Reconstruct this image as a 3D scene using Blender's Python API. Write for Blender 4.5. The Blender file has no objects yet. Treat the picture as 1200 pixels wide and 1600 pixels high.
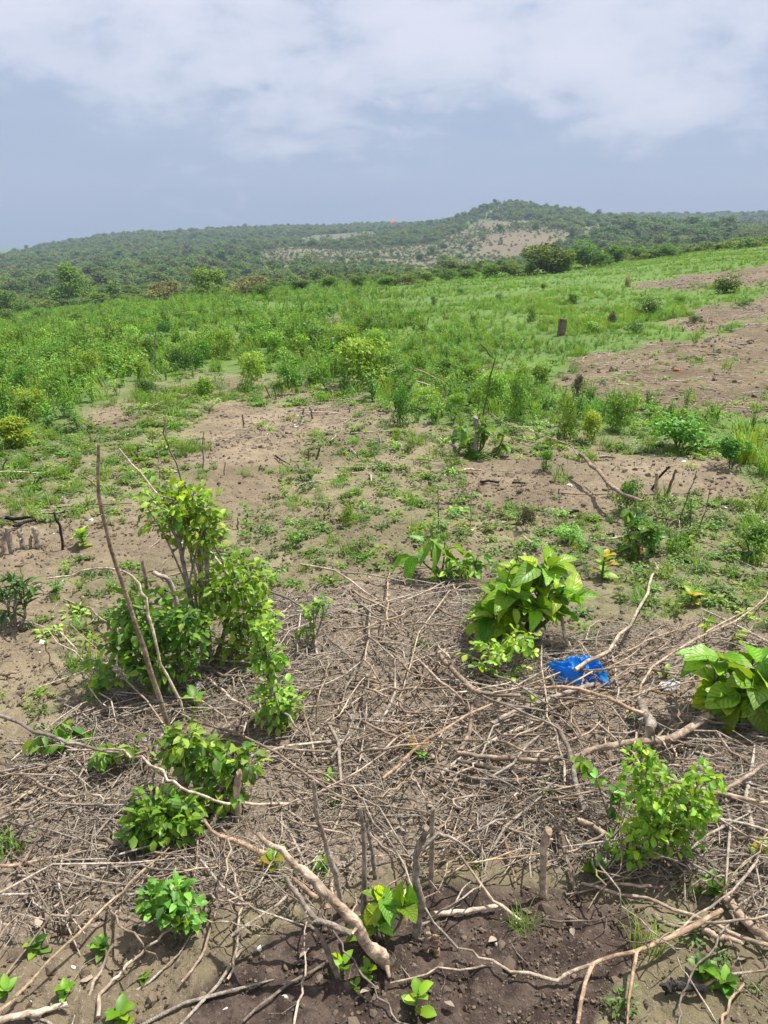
import bpy, math, random
import numpy as np
from mathutils import Vector, Matrix
R = math.radians
random.seed(7); RNG = np.random.default_rng(7)
scene = bpy.context.scene
COL = scene.collection

# ------------------------------------------------------------------ camera
CAM_H, PITCH, FPX = 1.6, R(18.9), 1200.0
CP, SP = math.cos(PITCH), math.sin(PITCH)
cd = bpy.data.cameras.new('camera'); cam = bpy.data.objects.new('camera', cd); COL.objects.link(cam)
cd.sensor_fit = 'VERTICAL'; cd.sensor_height = 36; cd.sensor_width = 27; cd.lens = 27.0
cd.clip_start = 0.05; cd.clip_end = 20000
cam.location = (0, 0, CAM_H); cam.rotation_euler = (R(90) - PITCH, 0, 0)
scene.camera = cam

# ------------------------------------------------------------------ sky and sun
SUN_EL, SUN_AZ = R(64), R(62)          # azimuth from +Y (view direction) towards +X
w = bpy.data.worlds.new('World'); scene.world = w; w.use_nodes = True
nt = w.node_tree; nt.nodes.clear()
def N(nt, t, **kw):
    n = nt.nodes.new(t)
    for k, v in kw.items(): setattr(n, k, v)
    return n
def mth(nt, op, a, b=None, clamp=False):
    n = N(nt, 'ShaderNodeMath', operation=op); n.use_clamp = clamp
    for i, v in enumerate((a, b)):
        if v is None: continue
        if isinstance(v, (int, float)): n.inputs[i].default_value = v
        else: nt.links.new(v, n.inputs[i])
    return n.outputs[0]
def mixc(nt, f, a, b, mode='MIX'):
    n = N(nt, 'ShaderNodeMix', data_type='RGBA', blend_type=mode)
    for s, v in ((0, f), (6, a), (7, b)):
        if isinstance(v, (int, float)): n.inputs[s].default_value = v
        elif isinstance(v, tuple): n.inputs[s].default_value = (*v, 1) if len(v) == 3 else v
        else: nt.links.new(v, n.inputs[s])
    return n.outputs[2]
def maprange(nt, v, a, b, c=0.0, d=1.0, smooth=True):
    n = N(nt, 'ShaderNodeMapRange'); n.interpolation_type = 'SMOOTHSTEP' if smooth else 'LINEAR'
    nt.links.new(v, n.inputs[0])
    for i, x in zip((1, 2, 3, 4), (a, b, c, d)): n.inputs[i].default_value = x
    return n.outputs[0]
def noise(nt, vec, scale, detail=4, rough=0.55, dist=0.0):
    n = N(nt, 'ShaderNodeTexNoise'); n.inputs['Scale'].default_value = scale
    n.inputs['Detail'].default_value = detail; n.inputs['Roughness'].default_value = rough
    n.inputs['Distortion'].default_value = dist
    if vec is not None: nt.links.new(vec, n.inputs['Vector'])
    return n.outputs[0]
STR = 0.1
sky = N(nt, 'ShaderNodeTexSky', sky_type='NISHITA'); sky.sun_disc = False
sky.sun_elevation = SUN_EL; sky.sun_rotation = SUN_AZ; sky.dust_density = 2.0; sky.air_density = 1.0
tc = N(nt, 'ShaderNodeTexCoord'); sep = N(nt, 'ShaderNodeSeparateXYZ'); nt.links.new(tc.outputs['Generated'], sep.inputs[0])
el = sep.outputs[2]
mp = N(nt, 'ShaderNodeMapping'); mp.inputs['Scale'].default_value = (3.4, 3.4, 7.6); mp.inputs['Location'].default_value = (5.3, 2.0, 1.15)
nt.links.new(tc.outputs['Generated'], mp.inputs['Vector'])
mp2 = N(nt, 'ShaderNodeMapping'); mp2.inputs['Scale'].default_value = (1.5, 1.5, 10.0); mp2.inputs['Location'].default_value = (1.3, 7.0, 3.3)
mp2.inputs['Rotation'].default_value = (0, R(-9), 0)
nt.links.new(tc.outputs['Generated'], mp2.inputs['Vector'])
big = noise(nt, mp.outputs[0], 1.35, 9, 0.58, 0.3)
strat = noise(nt, mp2.outputs[0], 1.6, 5, 0.5, 0.3)
puff = noise(nt, mp.outputs[0], 4.2, 7, 0.6, 0.5)
cover = mth(nt, 'ADD', mth(nt, 'ADD', big, mth(nt, 'MULTIPLY', mth(nt, 'SUBTRACT', puff, 0.5), 0.34)), maprange(nt, el, 0.03, 0.24, -0.15, 0.20))
cm = mth(nt, 'ADD', mth(nt, 'MULTIPLY', maprange(nt, cover, 0.47, 0.64), 0.38), mth(nt, 'MULTIPLY', maprange(nt, cover, 0.40, 0.84), 0.62))
veil = tuple(v / STR for v in (0.222, 0.276, 0.380))
veil_hi = tuple(v / STR for v in (0.262, 0.308, 0.405))
white = tuple(v / STR for v in (0.495, 0.505, 0.57))
base = mixc(nt, 0.86, sky.outputs[0], mixc(nt, maprange(nt, strat, 0.38, 0.68), veil, veil_hi))
skyc = mixc(nt, mth(nt, 'MULTIPLY', cm, mth(nt, 'SUBTRACT', 1.06, mth(nt, 'MULTIPLY', strat, 0.42))), base, white)
bg = N(nt, 'ShaderNodeBackground'); bg.inputs['Strength'].default_value = STR
nt.links.new(skyc, bg.inputs['Color']); out = N(nt, 'ShaderNodeOutputWorld'); nt.links.new(bg.outputs[0], out.inputs[0])
ld = bpy.data.lights.new('sun', 'SUN'); ld.energy = 4.3; ld.angle = R(0.6); ld.color = (1.0, 0.955, 0.89)
sun = bpy.data.objects.new('sun', ld); COL.objects.link(sun)
SD = Vector((math.sin(SUN_AZ) * math.cos(SUN_EL), math.cos(SUN_AZ) * math.cos(SUN_EL), math.sin(SUN_EL)))
sun.rotation_euler = SD.to_track_quat('Z', 'Y').to_euler(); sun.location = SD * 40
vs = scene.view_settings; vs.view_transform = 'Standard'; vs.look = 'None'; vs.gamma = 1; vs.exposure = 0.85
vs.use_curve_mapping = False
scene.render.engine = 'CYCLES'
cy = scene.cycles; cy.max_bounces = 5; cy.diffuse_bounces = 3; cy.glossy_bounces = 2; cy.transmission_bounces = 3
cy.volume_bounces = 0; cy.transparent_max_bounces = 6; cy.use_denoising = True; cy.caustics_reflective = False; cy.caustics_refractive = False

# ------------------------------------------------------------------ noise, projection, terrain height
def _h(ix, iy, s):
    h = (ix.astype(np.int64) * 374761393 + iy.astype(np.int64) * 668265263 + s * 974634777) & 0xFFFFFFFF
    h = ((h ^ (h >> 13)) * 1274126177) & 0xFFFFFFFF
    return ((h ^ (h >> 16)) & 0xFFFF) / 65535.0
def vn(x, y, s=0):
    x = np.asarray(x, float); y = np.asarray(y, float)
    ix = np.floor(x); iy = np.floor(y); fx = x - ix; fy = y - iy
    fx = fx * fx * (3 - 2 * fx); fy = fy * fy * (3 - 2 * fy)
    a = _h(ix, iy, s); b = _h(ix + 1, iy, s); c = _h(ix, iy + 1, s); d = _h(ix + 1, iy + 1, s)
    return (a + (b - a) * fx) * (1 - fy) + (c + (d - c) * fx) * fy
def fbm(x, y, s=0, o=4):
    v = 0; a = 0.5; t = 0
    for i in range(o):
        v = v + a * vn(x, y, s + i * 17); t += a; x = np.asarray(x) * 2.03 + 11.3; y = np.asarray(y) * 2.03 + 5.7; a *= 0.5
    return v / t
def sst(v, a, b):
    t = np.clip((v - a) / (b - a), 0, 1); return t * t * (3 - 2 * t)
def rdir(px, py):
    X = (px - 600) / FPX; Y = (800 - py) / FPX
    return np.array((X, CP + Y * SP, Y * CP - SP))
def project(x, y, z):
    f = y * CP - (z - CAM_H) * SP; u = y * SP + (z - CAM_H) * CP
    f = np.where(f < 0.05, 0.05, f)
    return 600 + FPX * x / f, 800 - FPX * u / f
# columns: photo x -> heights at 10, 20, 40 m, then (metres, photo row of the ground there)
PROF = {
 -900: ((-.1, -.7, -2.0), ((80, 490), (150, 462), (250, 436), (400, 408), (520, 398), (700, 402), (1300, 393), (3000, 386))),
 0:    ((-.05, -.5, -1.5), ((80, 480), (150, 457), (250, 432), (400, 406), (520, 396), (700, 402), (1300, 393), (3000, 385))),
 80:   ((-.02, -.42, -1.3), ((80, 475), (150, 452), (250, 427), (400, 399), (520, 386), (700, 396), (1300, 393), (3000, 387))),
 180:  ((0, -.3, -1.0), ((80, 469), (150, 447), (250, 420), (400, 390), (540, 370), (720, 386), (1300, 393), (3000, 388))),
 300:  ((0, -.2, -.8), ((60, 463), (85, 458), (150, 440), (250, 413), (400, 383), (590, 362), (800, 380), (1300, 392), (3000, 389))),
 450:  ((0, -.1, -.5), ((60, 452), (90, 448), (150, 434), (250, 407), (400, 376), (600, 356), (850, 375), (1300, 391), (3000, 389))),
 600:  ((0, 0, -.2), ((55, 443), (90, 440), (150, 428), (250, 402), (400, 372), (620, 355), (850, 373), (1300, 390), (3000, 389))),
 690:  ((0, .05, .05), ((55, 434), (90, 433), (150, 425), (240, 398), (340, 367), (450, 348), (620, 352), (850, 370), (1300, 389), (3000, 389))),
 740:  ((0, .07, .15), ((55, 429), (90, 430), (150, 422), (230, 398), (330, 358), (430, 331), (560, 340), (850, 372), (1300, 389), (3000, 389))),
 785:  ((0, .1, .25), ((55, 424), (90, 428), (150, 420), (230, 397), (330, 349), (430, 313), (540, 330), (850, 372), (1300, 389), (3000, 389))),
 870:  ((0, .1, .4), ((55, 417), (90, 422), (150, 414), (230, 390), (330, 346), (430, 325), (560, 342), (850, 366), (1300, 386), (3000, 389))),
 950:  ((0, .15, .5), ((55, 410), (90, 416), (150, 405), (230, 385), (330, 357), (430, 340), (560, 349), (720, 343), (1000, 362), (1300, 386), (3000, 389))),
 1050: ((0, .2, .8), ((60, 398), (90, 405), (150, 396), (260, 378), (400, 364), (550, 352), (720, 343), (1000, 362), (1300, 386), (3000, 389))),
 1200: ((.05, .3, 1.2), ((65, 380), (90, 390), (150, 384), (260, 370), (400, 357), (550, 349), (720, 341), (1000, 362), (1300, 386), (3000, 389))),
 2100: ((.1, .5, 1.7), ((65, 366), (90, 374), (150, 372), (260, 364), (400, 354), (550, 348), (720, 341), (1000, 362), (1300, 386), (3000, 389))),
}
LD = np.linspace(math.log(5), math.log(4000), 260); DD = np.exp(LD)
AZ = np.radians(np.concatenate([[-180, -120, -60], np.linspace(-45, 45, 181), [60, 120, 180]]))
def _cols():
    az, prof = [], []
    for px, (near, far) in PROF.items():
        d = rdir(px, 385); az.append(math.atan2(d[0], d[1]))
        ds = [5, 10, 20, 40]; zs = [0, *near]
        for dist, row in far:
            v = rdir(px, row); ds.append(dist); zs.append(CAM_H + dist * v[2] / math.hypot(v[0], v[1]))
        ds.append(4000); zs.append(zs[-1])
        prof.append(np.interp(LD, np.log(ds), zs))
    prof = np.array(prof); T = np.empty((len(AZ), len(LD)))
    for j in range(len(LD)): T[:, j] = np.interp(AZ, az, prof[:, j])
    back = np.interp(LD, np.log([5, 30, 200, 4000]), [0, .6, 6, 12])
    for i, a in enumerate(AZ):
        f = sst(abs(a), R(50), R(110)); T[i] = T[i] * (1 - f) + back * f
    k = np.array([1, 2, 3, 2, 1.]); k /= k.sum()
    P = np.pad(T, ((0, 0), (2, 2)), 'edge'); T = sum(k[q] * P[:, q:q + T.shape[1]] for q in range(5))
    P = np.pad(T, ((2, 2), (0, 0)), 'edge'); T = sum(k[q] * P[q:q + T.shape[0]] for q in range(5))
    return T
TAB = _cols()
def hz(x, y):
    x = np.asarray(x, float); y = np.asarray(y, float)
    d = np.hypot(x, y); az = np.arctan2(x, y)
    ld = np.log(np.clip(d, 5.0001, 3990))
    fj = (ld - LD[0]) / (LD[1] - LD[0]); j = np.clip(np.floor(fj).astype(int), 0, len(LD) - 2); fj = fj - j
    i = np.clip(np.searchsorted(AZ, az) - 1, 0, len(AZ) - 2); fi = (az - AZ[i]) / (AZ[i + 1] - AZ[i])
    z = (TAB[i, j] * (1 - fj) + TAB[i, j + 1] * fj) * (1 - fi) + (TAB[i + 1, j] * (1 - fj) + TAB[i + 1, j + 1] * fj) * fi
    z = z + (fbm(x * .9, y * .9, 3, 3) - .5) * .12 * sst(d, 0, 4)
    z = z + (fbm(x * 5, y * 5, 9, 3) - .5) * .045 * (1 - sst(d, 14, 30))
    z = z + (fbm(x * .12, y * .12, 5, 3) - .5) * .5 * sst(d, 12, 40)
    z = z + (fbm(x * .02, y * .02, 6, 4) - .5) * 5.0 * sst(d, 110, 260)
    return z
_K = np.exp(np.linspace(math.log(0.9), math.log(3000), 1500))
def gk(px, py, h=0.0):
    d = rdir(px, py); X = _K * d[0]; Y = _K * d[1]; Z = CAM_H + _K * d[2]
    f = Z - hz(X, Y) - h; s = np.nonzero(f < 0)[0]
    if len(s) == 0: return 3000.0
    i = s[0]
    if i == 0: return _K[0]
    return _K[i - 1] + (_K[i] - _K[i - 1]) * f[i - 1] / (f[i - 1] - f[i])
def gp(px, py, h=0.0):
    return Vector((0, 0, CAM_H)) + Vector(rdir(px, py)) * float(gk(px, py, h))
def at_y(px, py, y):
    d = rdir(px, py); return Vector((0, 0, CAM_H)) + Vector(d) * float(y / d[1])
def in_poly(px, py, poly):
    px = np.asarray(px, float); py = np.asarray(py, float); r = np.zeros(px.shape, bool); n = len(poly)
    for i in range(n):
        x0, y0 = poly[i]; x1, y1 = poly[(i + 1) % n]
        if y0 == y1: continue
        c = ((y0 > py) != (y1 > py)) & (px < (x1 - x0) * (py - y0) / (y1 - y0) + x0); r ^= c
    return r
PLOT = [[(850, 572), (900, 553), (1000, 541), (1130, 521), (1200, 507), (1600, 470), (1600, 690), (1200, 668), (1120, 655), (1000, 640), (930, 625), (880, 612), (855, 600)],
        [(985, 446), (1020, 438), (1080, 429), (1200, 416), (1500, 395), (1500, 436), (1200, 446), (1100, 450), (1010, 449)],
        [(1040, 496), (1120, 476), (1200, 459), (1500, 436), (1500, 500), (1200, 499), (1130, 514), (1060, 514)]]
CLEAR = [[(590, 384), (680, 380), (735, 362), (765, 345), (830, 343), (895, 366), (885, 384), (800, 402), (740, 418), (660, 428), (590, 414)],
         [(395, 396), (440, 389), (520, 392), (605, 386), (605, 400), (540, 408), (480, 415), (405, 426)],
         [(462, 382), (500, 369), (570, 362), (592, 368), (540, 376), (490, 385)],
         [(900, 368), (935, 347), (978, 350), (962, 362), (920, 371)],
         [(1100, 352), (1200, 346), (1500, 345), (1500, 362), (1200, 362), (1110, 365)],
         [(905, 330), (930, 325), (945, 338), (920, 342)], [(-400, 397), (0, 396), (60, 389), (60, 395), (0, 403), (-400, 405)]]
PINK = [[(755, 372), (830, 362), (893, 368), (885, 384), (800, 400), (745, 396)], [(755, 356), (775, 345), (800, 352), (770, 362)], [(905, 366), (940, 352), (975, 352), (955, 364)]]
FX = [-900, 0, 60, 150, 300, 420, 500, 600, 625, 700, 800, 860, 900, 1000, 1120, 1200, 1600]
FY = [720, 690, 675, 630, 604, 600, 606, 602, 640, 662, 668, 672, 690, 690, 700, 745, 760]
DARKS = [[(430, 1470), (520, 1440), (640, 1400), (700, 1390), (900, 1400), (1010, 1440), (1000, 1500), (960, 1545), (920, 1640), (900, 1900), (250, 1900), (300, 1560)]]
LITTER = [[(-900, 1230), (0, 1195), (90, 1130), (150, 1040), (330, 1010), (440, 940), (560, 915), (700, 900), (900, 990), (1080, 960), (1300, 1010), (2000, 1000), (2000, 1500), (1200, 1440), (1010, 1385), (900, 1370), (700, 1370), (520, 1440), (330, 1450), (120, 1440), (0, 1480), (-900, 1500)]]
def masks(x, y, z):
    """veg 0-1 (closed green cover), weedy 0-1 (scattered weeds), dark damp soil, litter, cleared far soil, pink soil"""
    d = np.hypot(x, y); px, py = project(x, y, z)
    wx = (fbm(x * .8, y * .8, 21, 3) - .5) * 1200 / np.maximum(d, 1.5) * 1.2; wy = (fbm(x * .8, y * .8, 31, 3) - .5) * 600 / np.maximum(d, 1.5) * .9
    fx = (fbm(x * .03, y * .03, 41, 3) - .5) * 40; fy = (fbm(x * .03, y * .03, 51, 3) - .5) * 14
    far = d > 70; qx = np.where(far, px + fx, px + wx); qy = np.where(far, py + fy, py + wy)
    front = (y > 0.3)
    yb = np.interp(qx, FX, FY)
    veg = sst(yb - qy, -14, 22) * front
    plot = np.zeros(x.shape, bool)
    for p in PLOT: plot |= in_poly(qx, qy, p)
    plot &= front & (d < 75); veg = np.where(plot, .02, veg)
    for (cx, cy, rx, ry) in ((525, 505, 14, 16), (512, 515, 5, 18), (760, 580, 26, 10), (640, 440, 25, 6), (370, 535, 14, 14)):
        veg = veg * (1 - .95 * np.exp(-(((px - cx) / rx) ** 2 + ((py - cy) / ry) ** 2)) * front)
    clear = np.zeros(x.shape, bool); pink = np.zeros(x.shape, bool)
    for p in CLEAR: clear |= in_poly(qx, qy, p)
    for p in PINK: pink |= in_poly(qx, qy, p)
    clear &= front & (d > 75); pink &= front & (d > 75)
    weed = sst(fbm(x * .9, y * .9, 61, 4), .44, .60)
    weed = weed * (.35 + .65 * np.clip(sst(450 - px, 0, 300) * sst(830 - py, 0, 150) + sst(px - 850, 0, 200) * sst(1000 - py, 0, 60) * sst(py - 690, 0, 20) + .25 * sst(1000 - py, 0, 200), 0, 1))
    weed = np.where(plot, weed * .12, weed)
    dark = np.zeros(x.shape); lit = np.zeros(x.shape)
    near = d < 6
    for p in DARKS: dark = np.maximum(dark, in_poly(px + wx * .12, py + wy * .12, p) * near)
    for p in LITTER: lit = np.maximum(lit, in_poly(px + wx * .3, py + wy * .3, p) * near)
    return veg, weed, dark, lit, clear.astype(float), pink.astype(float), plot.astype(float)

# ------------------------------------------------------------------ mesh helpers
def mk_mesh(name, V, T, cols=None, smooth=True, mats=(), midx=None, uv=None):
    V = np.asarray(V, np.float32).reshape(-1, 3); T = np.asarray(T, np.int32).reshape(-1, 3)
    m = bpy.data.meshes.new(name)
    m.vertices.add(len(V)); m.vertices.foreach_set('co', V.ravel())
    m.loops.add(len(T) * 3); m.loops.foreach_set('vertex_index', T.ravel())
    m.polygons.add(len(T)); m.polygons.foreach_set('loop_start', np.arange(0, len(T) * 3, 3, dtype=np.int32))
    m.polygons.foreach_set('use_smooth', np.full(len(T), smooth, bool))
    if midx is not None: m.polygons.foreach_set('material_index', np.asarray(midx, np.int32))
    if cols is not None:
        a = m.attributes.new('Col', 'FLOAT_COLOR', 'POINT')
        c = np.ones((len(V), 4), np.float32); c[:, :3] = cols; a.data.foreach_set('color', c.ravel())
    if uv is not None:
        l = m.uv_layers.new(name='UVMap'); l.data.foreach_set('uv', np.asarray(uv, np.float32)[T.ravel()].ravel())
    for mt in mats: m.materials.append(mt)
    m.update(); m.validate(); return m
def link(name, mesh, parent=None, loc=None, mat4=None, color=None):
    o = bpy.data.objects.new(name, mesh); COL.objects.link(o)
    if parent is not None: o.parent = parent
    if mat4 is not None: o.matrix_basis = mat4
    elif loc is not None: o.location = loc
    if color is not None: o.color = (*color, 1)
    return o
def tag(o, label, cat, group=None, kind=None):
    o['label'] = label
    if cat: o['category'] = cat
    if group: o['group'] = group
    if kind: o['kind'] = kind
    return o
def empty(name, loc, label, cat, group=None):
    o = bpy.data.objects.new(name, None); COL.objects.link(o); o.location = loc; o.empty_display_size = .05
    return tag(o, label, cat, group)
class MB:
    def __init__(s): s.V = []; s.T = []; s.C = []; s.M = []; s.n = 0
    def add(s, V, T, c=(1, 1, 1), m=0):
        V = np.asarray(V, float).reshape(-1, 3); T = np.asarray(T, int).reshape(-1, 3)
        s.V.append(V); s.T.append(T + s.n); s.n += len(V)
        cc = np.asarray(c, float); s.C.append(np.broadcast_to(cc, (len(V), 3)).copy()); s.M.append(np.full(len(T), m))
    def mesh(s, name, mats, smooth=True):
        return mk_mesh(name, np.concatenate(s.V), np.concatenate(s.T), np.concatenate(s.C), smooth, mats, np.concatenate(s.M))
def unit(v):
    v = np.asarray(v, float); n = np.linalg.norm(v, axis=-1, keepdims=True); return v / np.maximum(n, 1e-9)
def smooth_path(P, per=4):
    P = np.asarray(P, float)
    if len(P) < 3: return np.array([P[0] + (P[-1] - P[0]) * t for t in np.linspace(0, 1, per + 1)])
    Q = np.vstack([2 * P[0] - P[1], P, 2 * P[-1] - P[-2]]); o = []
    for i in range(1, len(Q) - 2):
        for t in np.linspace(0, 1, per, endpoint=False):
            a, b, c, d = Q[i - 1], Q[i], Q[i + 1], Q[i + 2]
            o.append(.5 * (2 * b + (c - a) * t + (2 * a - 5 * b + 4 * c - d) * t * t + (3 * b - a - 3 * c + d) * t ** 3))
    o.append(P[-1]); return np.array(o)
def tube(mb, P, r, sides=6, rough=.12, cap=0, col=(1, 1, 1)):
    P = np.asarray(P, float); n = len(P); r = np.broadcast_to(np.asarray(r, float), (n,))
    Tn = unit(np.gradient(P, axis=0)); ref = np.array((0, 0, 1.0)) if abs(Tn[0][2]) < .9 else np.array((1.0, 0, 0))
    V = []
    for i in range(n):
        a = unit(np.cross(Tn[i], ref)); b = np.cross(a, Tn[i])
        an = np.arange(sides) * 2 * math.pi / sides
        rr = r[i] * (1 + RNG.normal(0, rough, sides))
        off = (np.cos(an + RNG.uniform(0, 6)) * .55 + RNG.normal(0, .22, sides)) * r[i] if (cap == 1 and i in (0, n - 1)) else np.zeros(sides)
        V.append(P[i] + (np.cos(an) * rr)[:, None] * a + (np.sin(an) * rr)[:, None] * b + off[:, None] * Tn[i])
    V = np.concatenate(V); T = []
    for i in range(n - 1):
        for k in range(sides):
            a = i * sides + k; b = i * sides + (k + 1) % sides
            T += [(a, b, b + sides), (a, b + sides, a + sides)]
    mb.add(V, T, col, 0)
    for e, rev in ((0, True), (n - 1, False)):
        ring = V[e * sides:(e + 1) * sides]; c = P[e]
        F = [(0, 1 + (k + 1) % sides, 1 + k) if not rev else (0, 1 + k, 1 + (k + 1) % sides) for k in range(sides)]
        F = [(f[0], f[2], f[1]) for f in F]
        mb.add(np.vstack([c, ring]), F, col, cap)
# ------------------------------------------------------------------ materials
def new_mat(name):
    m = bpy.data.materials.new(name); m.use_nodes = True; nt = m.node_tree; nt.nodes.clear()
    return m, nt, N(nt, 'ShaderNodeOutputMaterial')
def leaf_mat(name, rough=.45, trans=.38, vary=.35, vein=False, spec=.4):
    m, nt, out = new_mat(name)
    at = N(nt, 'ShaderNodeAttribute', attribute_name='Col'); oi = N(nt, 'ShaderNodeObjectInfo')
    c = mixc(nt, 1.0, at.outputs['Color'], oi.outputs['Color'], 'MULTIPLY')
    hs = N(nt, 'ShaderNodeHueSaturation'); nt.links.new(c, hs.inputs['Color'])
    nt.links.new(maprange(nt, oi.outputs['Random'], 0, 1, .5 - .035, .5 + .02, False), hs.inputs['Hue'])
    r2 = mth(nt, 'FRACT', mth(nt, 'MULTIPLY', oi.outputs['Random'], 17.31))
    nt.links.new(maprange(nt, r2, 0, 1, 1 - vary, 1 + vary, False), hs.inputs['Value'])
    nt.links.new(maprange(nt, r2, 0, 1, 1.08, .9, False), hs.inputs['Saturation'])
    col = hs.outputs[0]
    tx = N(nt, 'ShaderNodeTexCoord'); nz = noise(nt, tx.outputs['Object'], 9, 3)
    col = mixc(nt, maprange(nt, nz, .35, .75, 0, .35), col, mixc(nt, 1.0, col, (1.25, 1.1, .6), 'MULTIPLY'))
    bs = N(nt, 'ShaderNodeBsdfPrincipled'); bs.inputs['Roughness'].default_value = rough
    bs.inputs['Specular IOR Level'].default_value = spec
    if vein:
        uv = N(nt, 'ShaderNodeUVMap'); sp = N(nt, 'ShaderNodeSeparateXYZ'); nt.links.new(uv.outputs[0], sp.inputs[0])
        av = mth(nt, 'ABSOLUTE', mth(nt, 'SUBTRACT', sp.outputs[1], .5))
        rib = mth(nt, 'SUBTRACT', 1, maprange(nt, av, .008, .03))
        ph = mth(nt, 'SUBTRACT', mth(nt, 'MULTIPLY', sp.outputs[0], 8.0), mth(nt, 'MULTIPLY', av, 5.0))
        fr = mth(nt, 'ABSOLUTE', mth(nt, 'SUBTRACT', mth(nt, 'FRACT', ph), .5))
        side = mth(nt, 'SUBTRACT', 1, maprange(nt, fr, .02, .09))
        vn_ = mth(nt, 'MAXIMUM', rib, mth(nt, 'MULTIPLY', side, .6))
        col = mixc(nt, mth(nt, 'MULTIPLY', vn_, .55), col, mixc(nt, 1.0, col, (1.9, 1.6, 1.5), 'MULTIPLY'))
        bp = N(nt, 'ShaderNodeBump'); bp.inputs['Strength'].default_value = .8; bp.inputs['Distance'].default_value = .05
        nt.links.new(mth(nt, 'MULTIPLY', vn_, -1), bp.inputs['Height']); nt.links.new(bp.outputs[0], bs.inputs['Normal'])
    nt.links.new(col, bs.inputs['Base Color'])
    tr = N(nt, 'ShaderNodeBsdfTranslucent'); nt.links.new(mixc(nt, 1.0, col, (1.5, 1.45, .6), 'MULTIPLY'), tr.inputs[0])
    mx = N(nt, 'ShaderNodeMixShader'); mx.inputs[0].default_value = trans
    nt.links.new(bs.outputs[0], mx.inputs[1]); nt.links.new(tr.outputs[0], mx.inputs[2]); nt.links.new(mx.outputs[0], out.inputs[0])
    return m
M_LEAF = leaf_mat('leaf_soft'); M_GLOSS = leaf_mat('leaf_glossy_veined', .42, .33, .16, True, .4)
M_FAR = leaf_mat('leaf_far', .8, .42, .2, False, .1); M_GRASS = leaf_mat('grass_blade', .55, .35, .25, False, .25)
def wood_mat(name, a, b, rough=.85, scale=40):
    m, nt, out = new_mat(name); oi = N(nt, 'ShaderNodeObjectInfo'); tx = N(nt, 'ShaderNodeTexCoord')
    mpn = N(nt, 'ShaderNodeMapping'); nt.links.new(tx.outputs['Object'], mpn.inputs[0])
    n1 = noise(nt, mpn.outputs[0], scale, 5, .65, .6); n2 = noise(nt, mpn.outputs[0], scale * .17, 3, .6)
    c = mixc(nt, maprange(nt, n1, .36, .64), a, b)
    c = mixc(nt, maprange(nt, n2, .42, .62, 0, .8), c, mixc(nt, 1.0, c, (.55, .52, .5), 'MULTIPLY'))
    c = mixc(nt, 1.0, c, oi.outputs['Color'], 'MULTIPLY')
    hs = N(nt, 'ShaderNodeHueSaturation'); nt.links.new(c, hs.inputs['Color'])
    nt.links.new(maprange(nt, oi.outputs['Random'], 0, 1, .7, 1.3, False), hs.inputs['Value'])
    bs = N(nt, 'ShaderNodeBsdfPrincipled'); bs.inputs['Roughness'].default_value = rough; bs.inputs['Specular IOR Level'].default_value = .2
    bp = N(nt, 'ShaderNodeBump'); bp.inputs['Strength'].default_value = 1.0; bp.inputs['Distance'].default_value = .008
    nt.links.new(n1, bp.inputs['Height']); nt.links.new(bp.outputs[0], bs.inputs['Normal'])
    nt.links.new(hs.outputs[0], bs.inputs['Base Color']); nt.links.new(bs.outputs[0], out.inputs[0]); return m
M_BARK = wood_mat('dry_bark', (.22, .182, .145), (.48, .41, .33)); M_CUT = wood_mat('cut_wood', (.28, .22, .155), (.40, .32, .235), .8, 90)
M_STRAW = wood_mat('straw', (.38, .325, .255), (.62, .54, .43), .8, 60); M_GREENSTEM = wood_mat('green_stem', (.10, .13, .04), (.16, .17, .07), .6, 30)
M_CHAR = wood_mat('charred_wood', (.02, .019, .018), (.07, .062, .055), .9, 70)
def plain_mat(name, a, b, scale, rough=.9, bump=.3, spec=.3, dist=.01):
    m, nt, out = new_mat(name); tx = N(nt, 'ShaderNodeTexCoord'); oi = N(nt, 'ShaderNodeObjectInfo')
    n1 = noise(nt, tx.outputs['Object'], scale, 5, .6); c = mixc(nt, maprange(nt, n1, .3, .7), a, b)
    hs = N(nt, 'ShaderNodeHueSaturation'); nt.links.new(c, hs.inputs['Color'])
    nt.links.new(maprange(nt, oi.outputs['Random'], 0, 1, .65, 1.35, False), hs.inputs['Value'])
    bs = N(nt, 'ShaderNodeBsdfPrincipled'); bs.inputs['Roughness'].default_value = rough; bs.inputs['Specular IOR Level'].default_value = spec
    bp = N(nt, 'ShaderNodeBump'); bp.inputs['Strength'].default_value = bump; bp.inputs['Distance'].default_value = dist
    nt.links.new(n1, bp.inputs['Height']); nt.links.new(bp.outputs[0], bs.inputs['Normal'])
    nt.links.new(hs.outputs[0], bs.inputs['Base Color']); nt.links.new(bs.outputs[0], out.inputs[0]); return m
M_CLOD = plain_mat('soil_clod', (.095, .069, .047), (.19, .145, .10), 30); M_SHELL = plain_mat('pale_pebble', (.5, .46, .4), (.68, .65, .6), 20, .7)
M_DEAD = plain_mat('dead_leaf', (.22, .165, .115), (.36, .29, .22), 25, .8)
M_STONE = plain_mat('pale_stone', (.32, .30, .27), (.45, .43, .40), 14)
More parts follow.
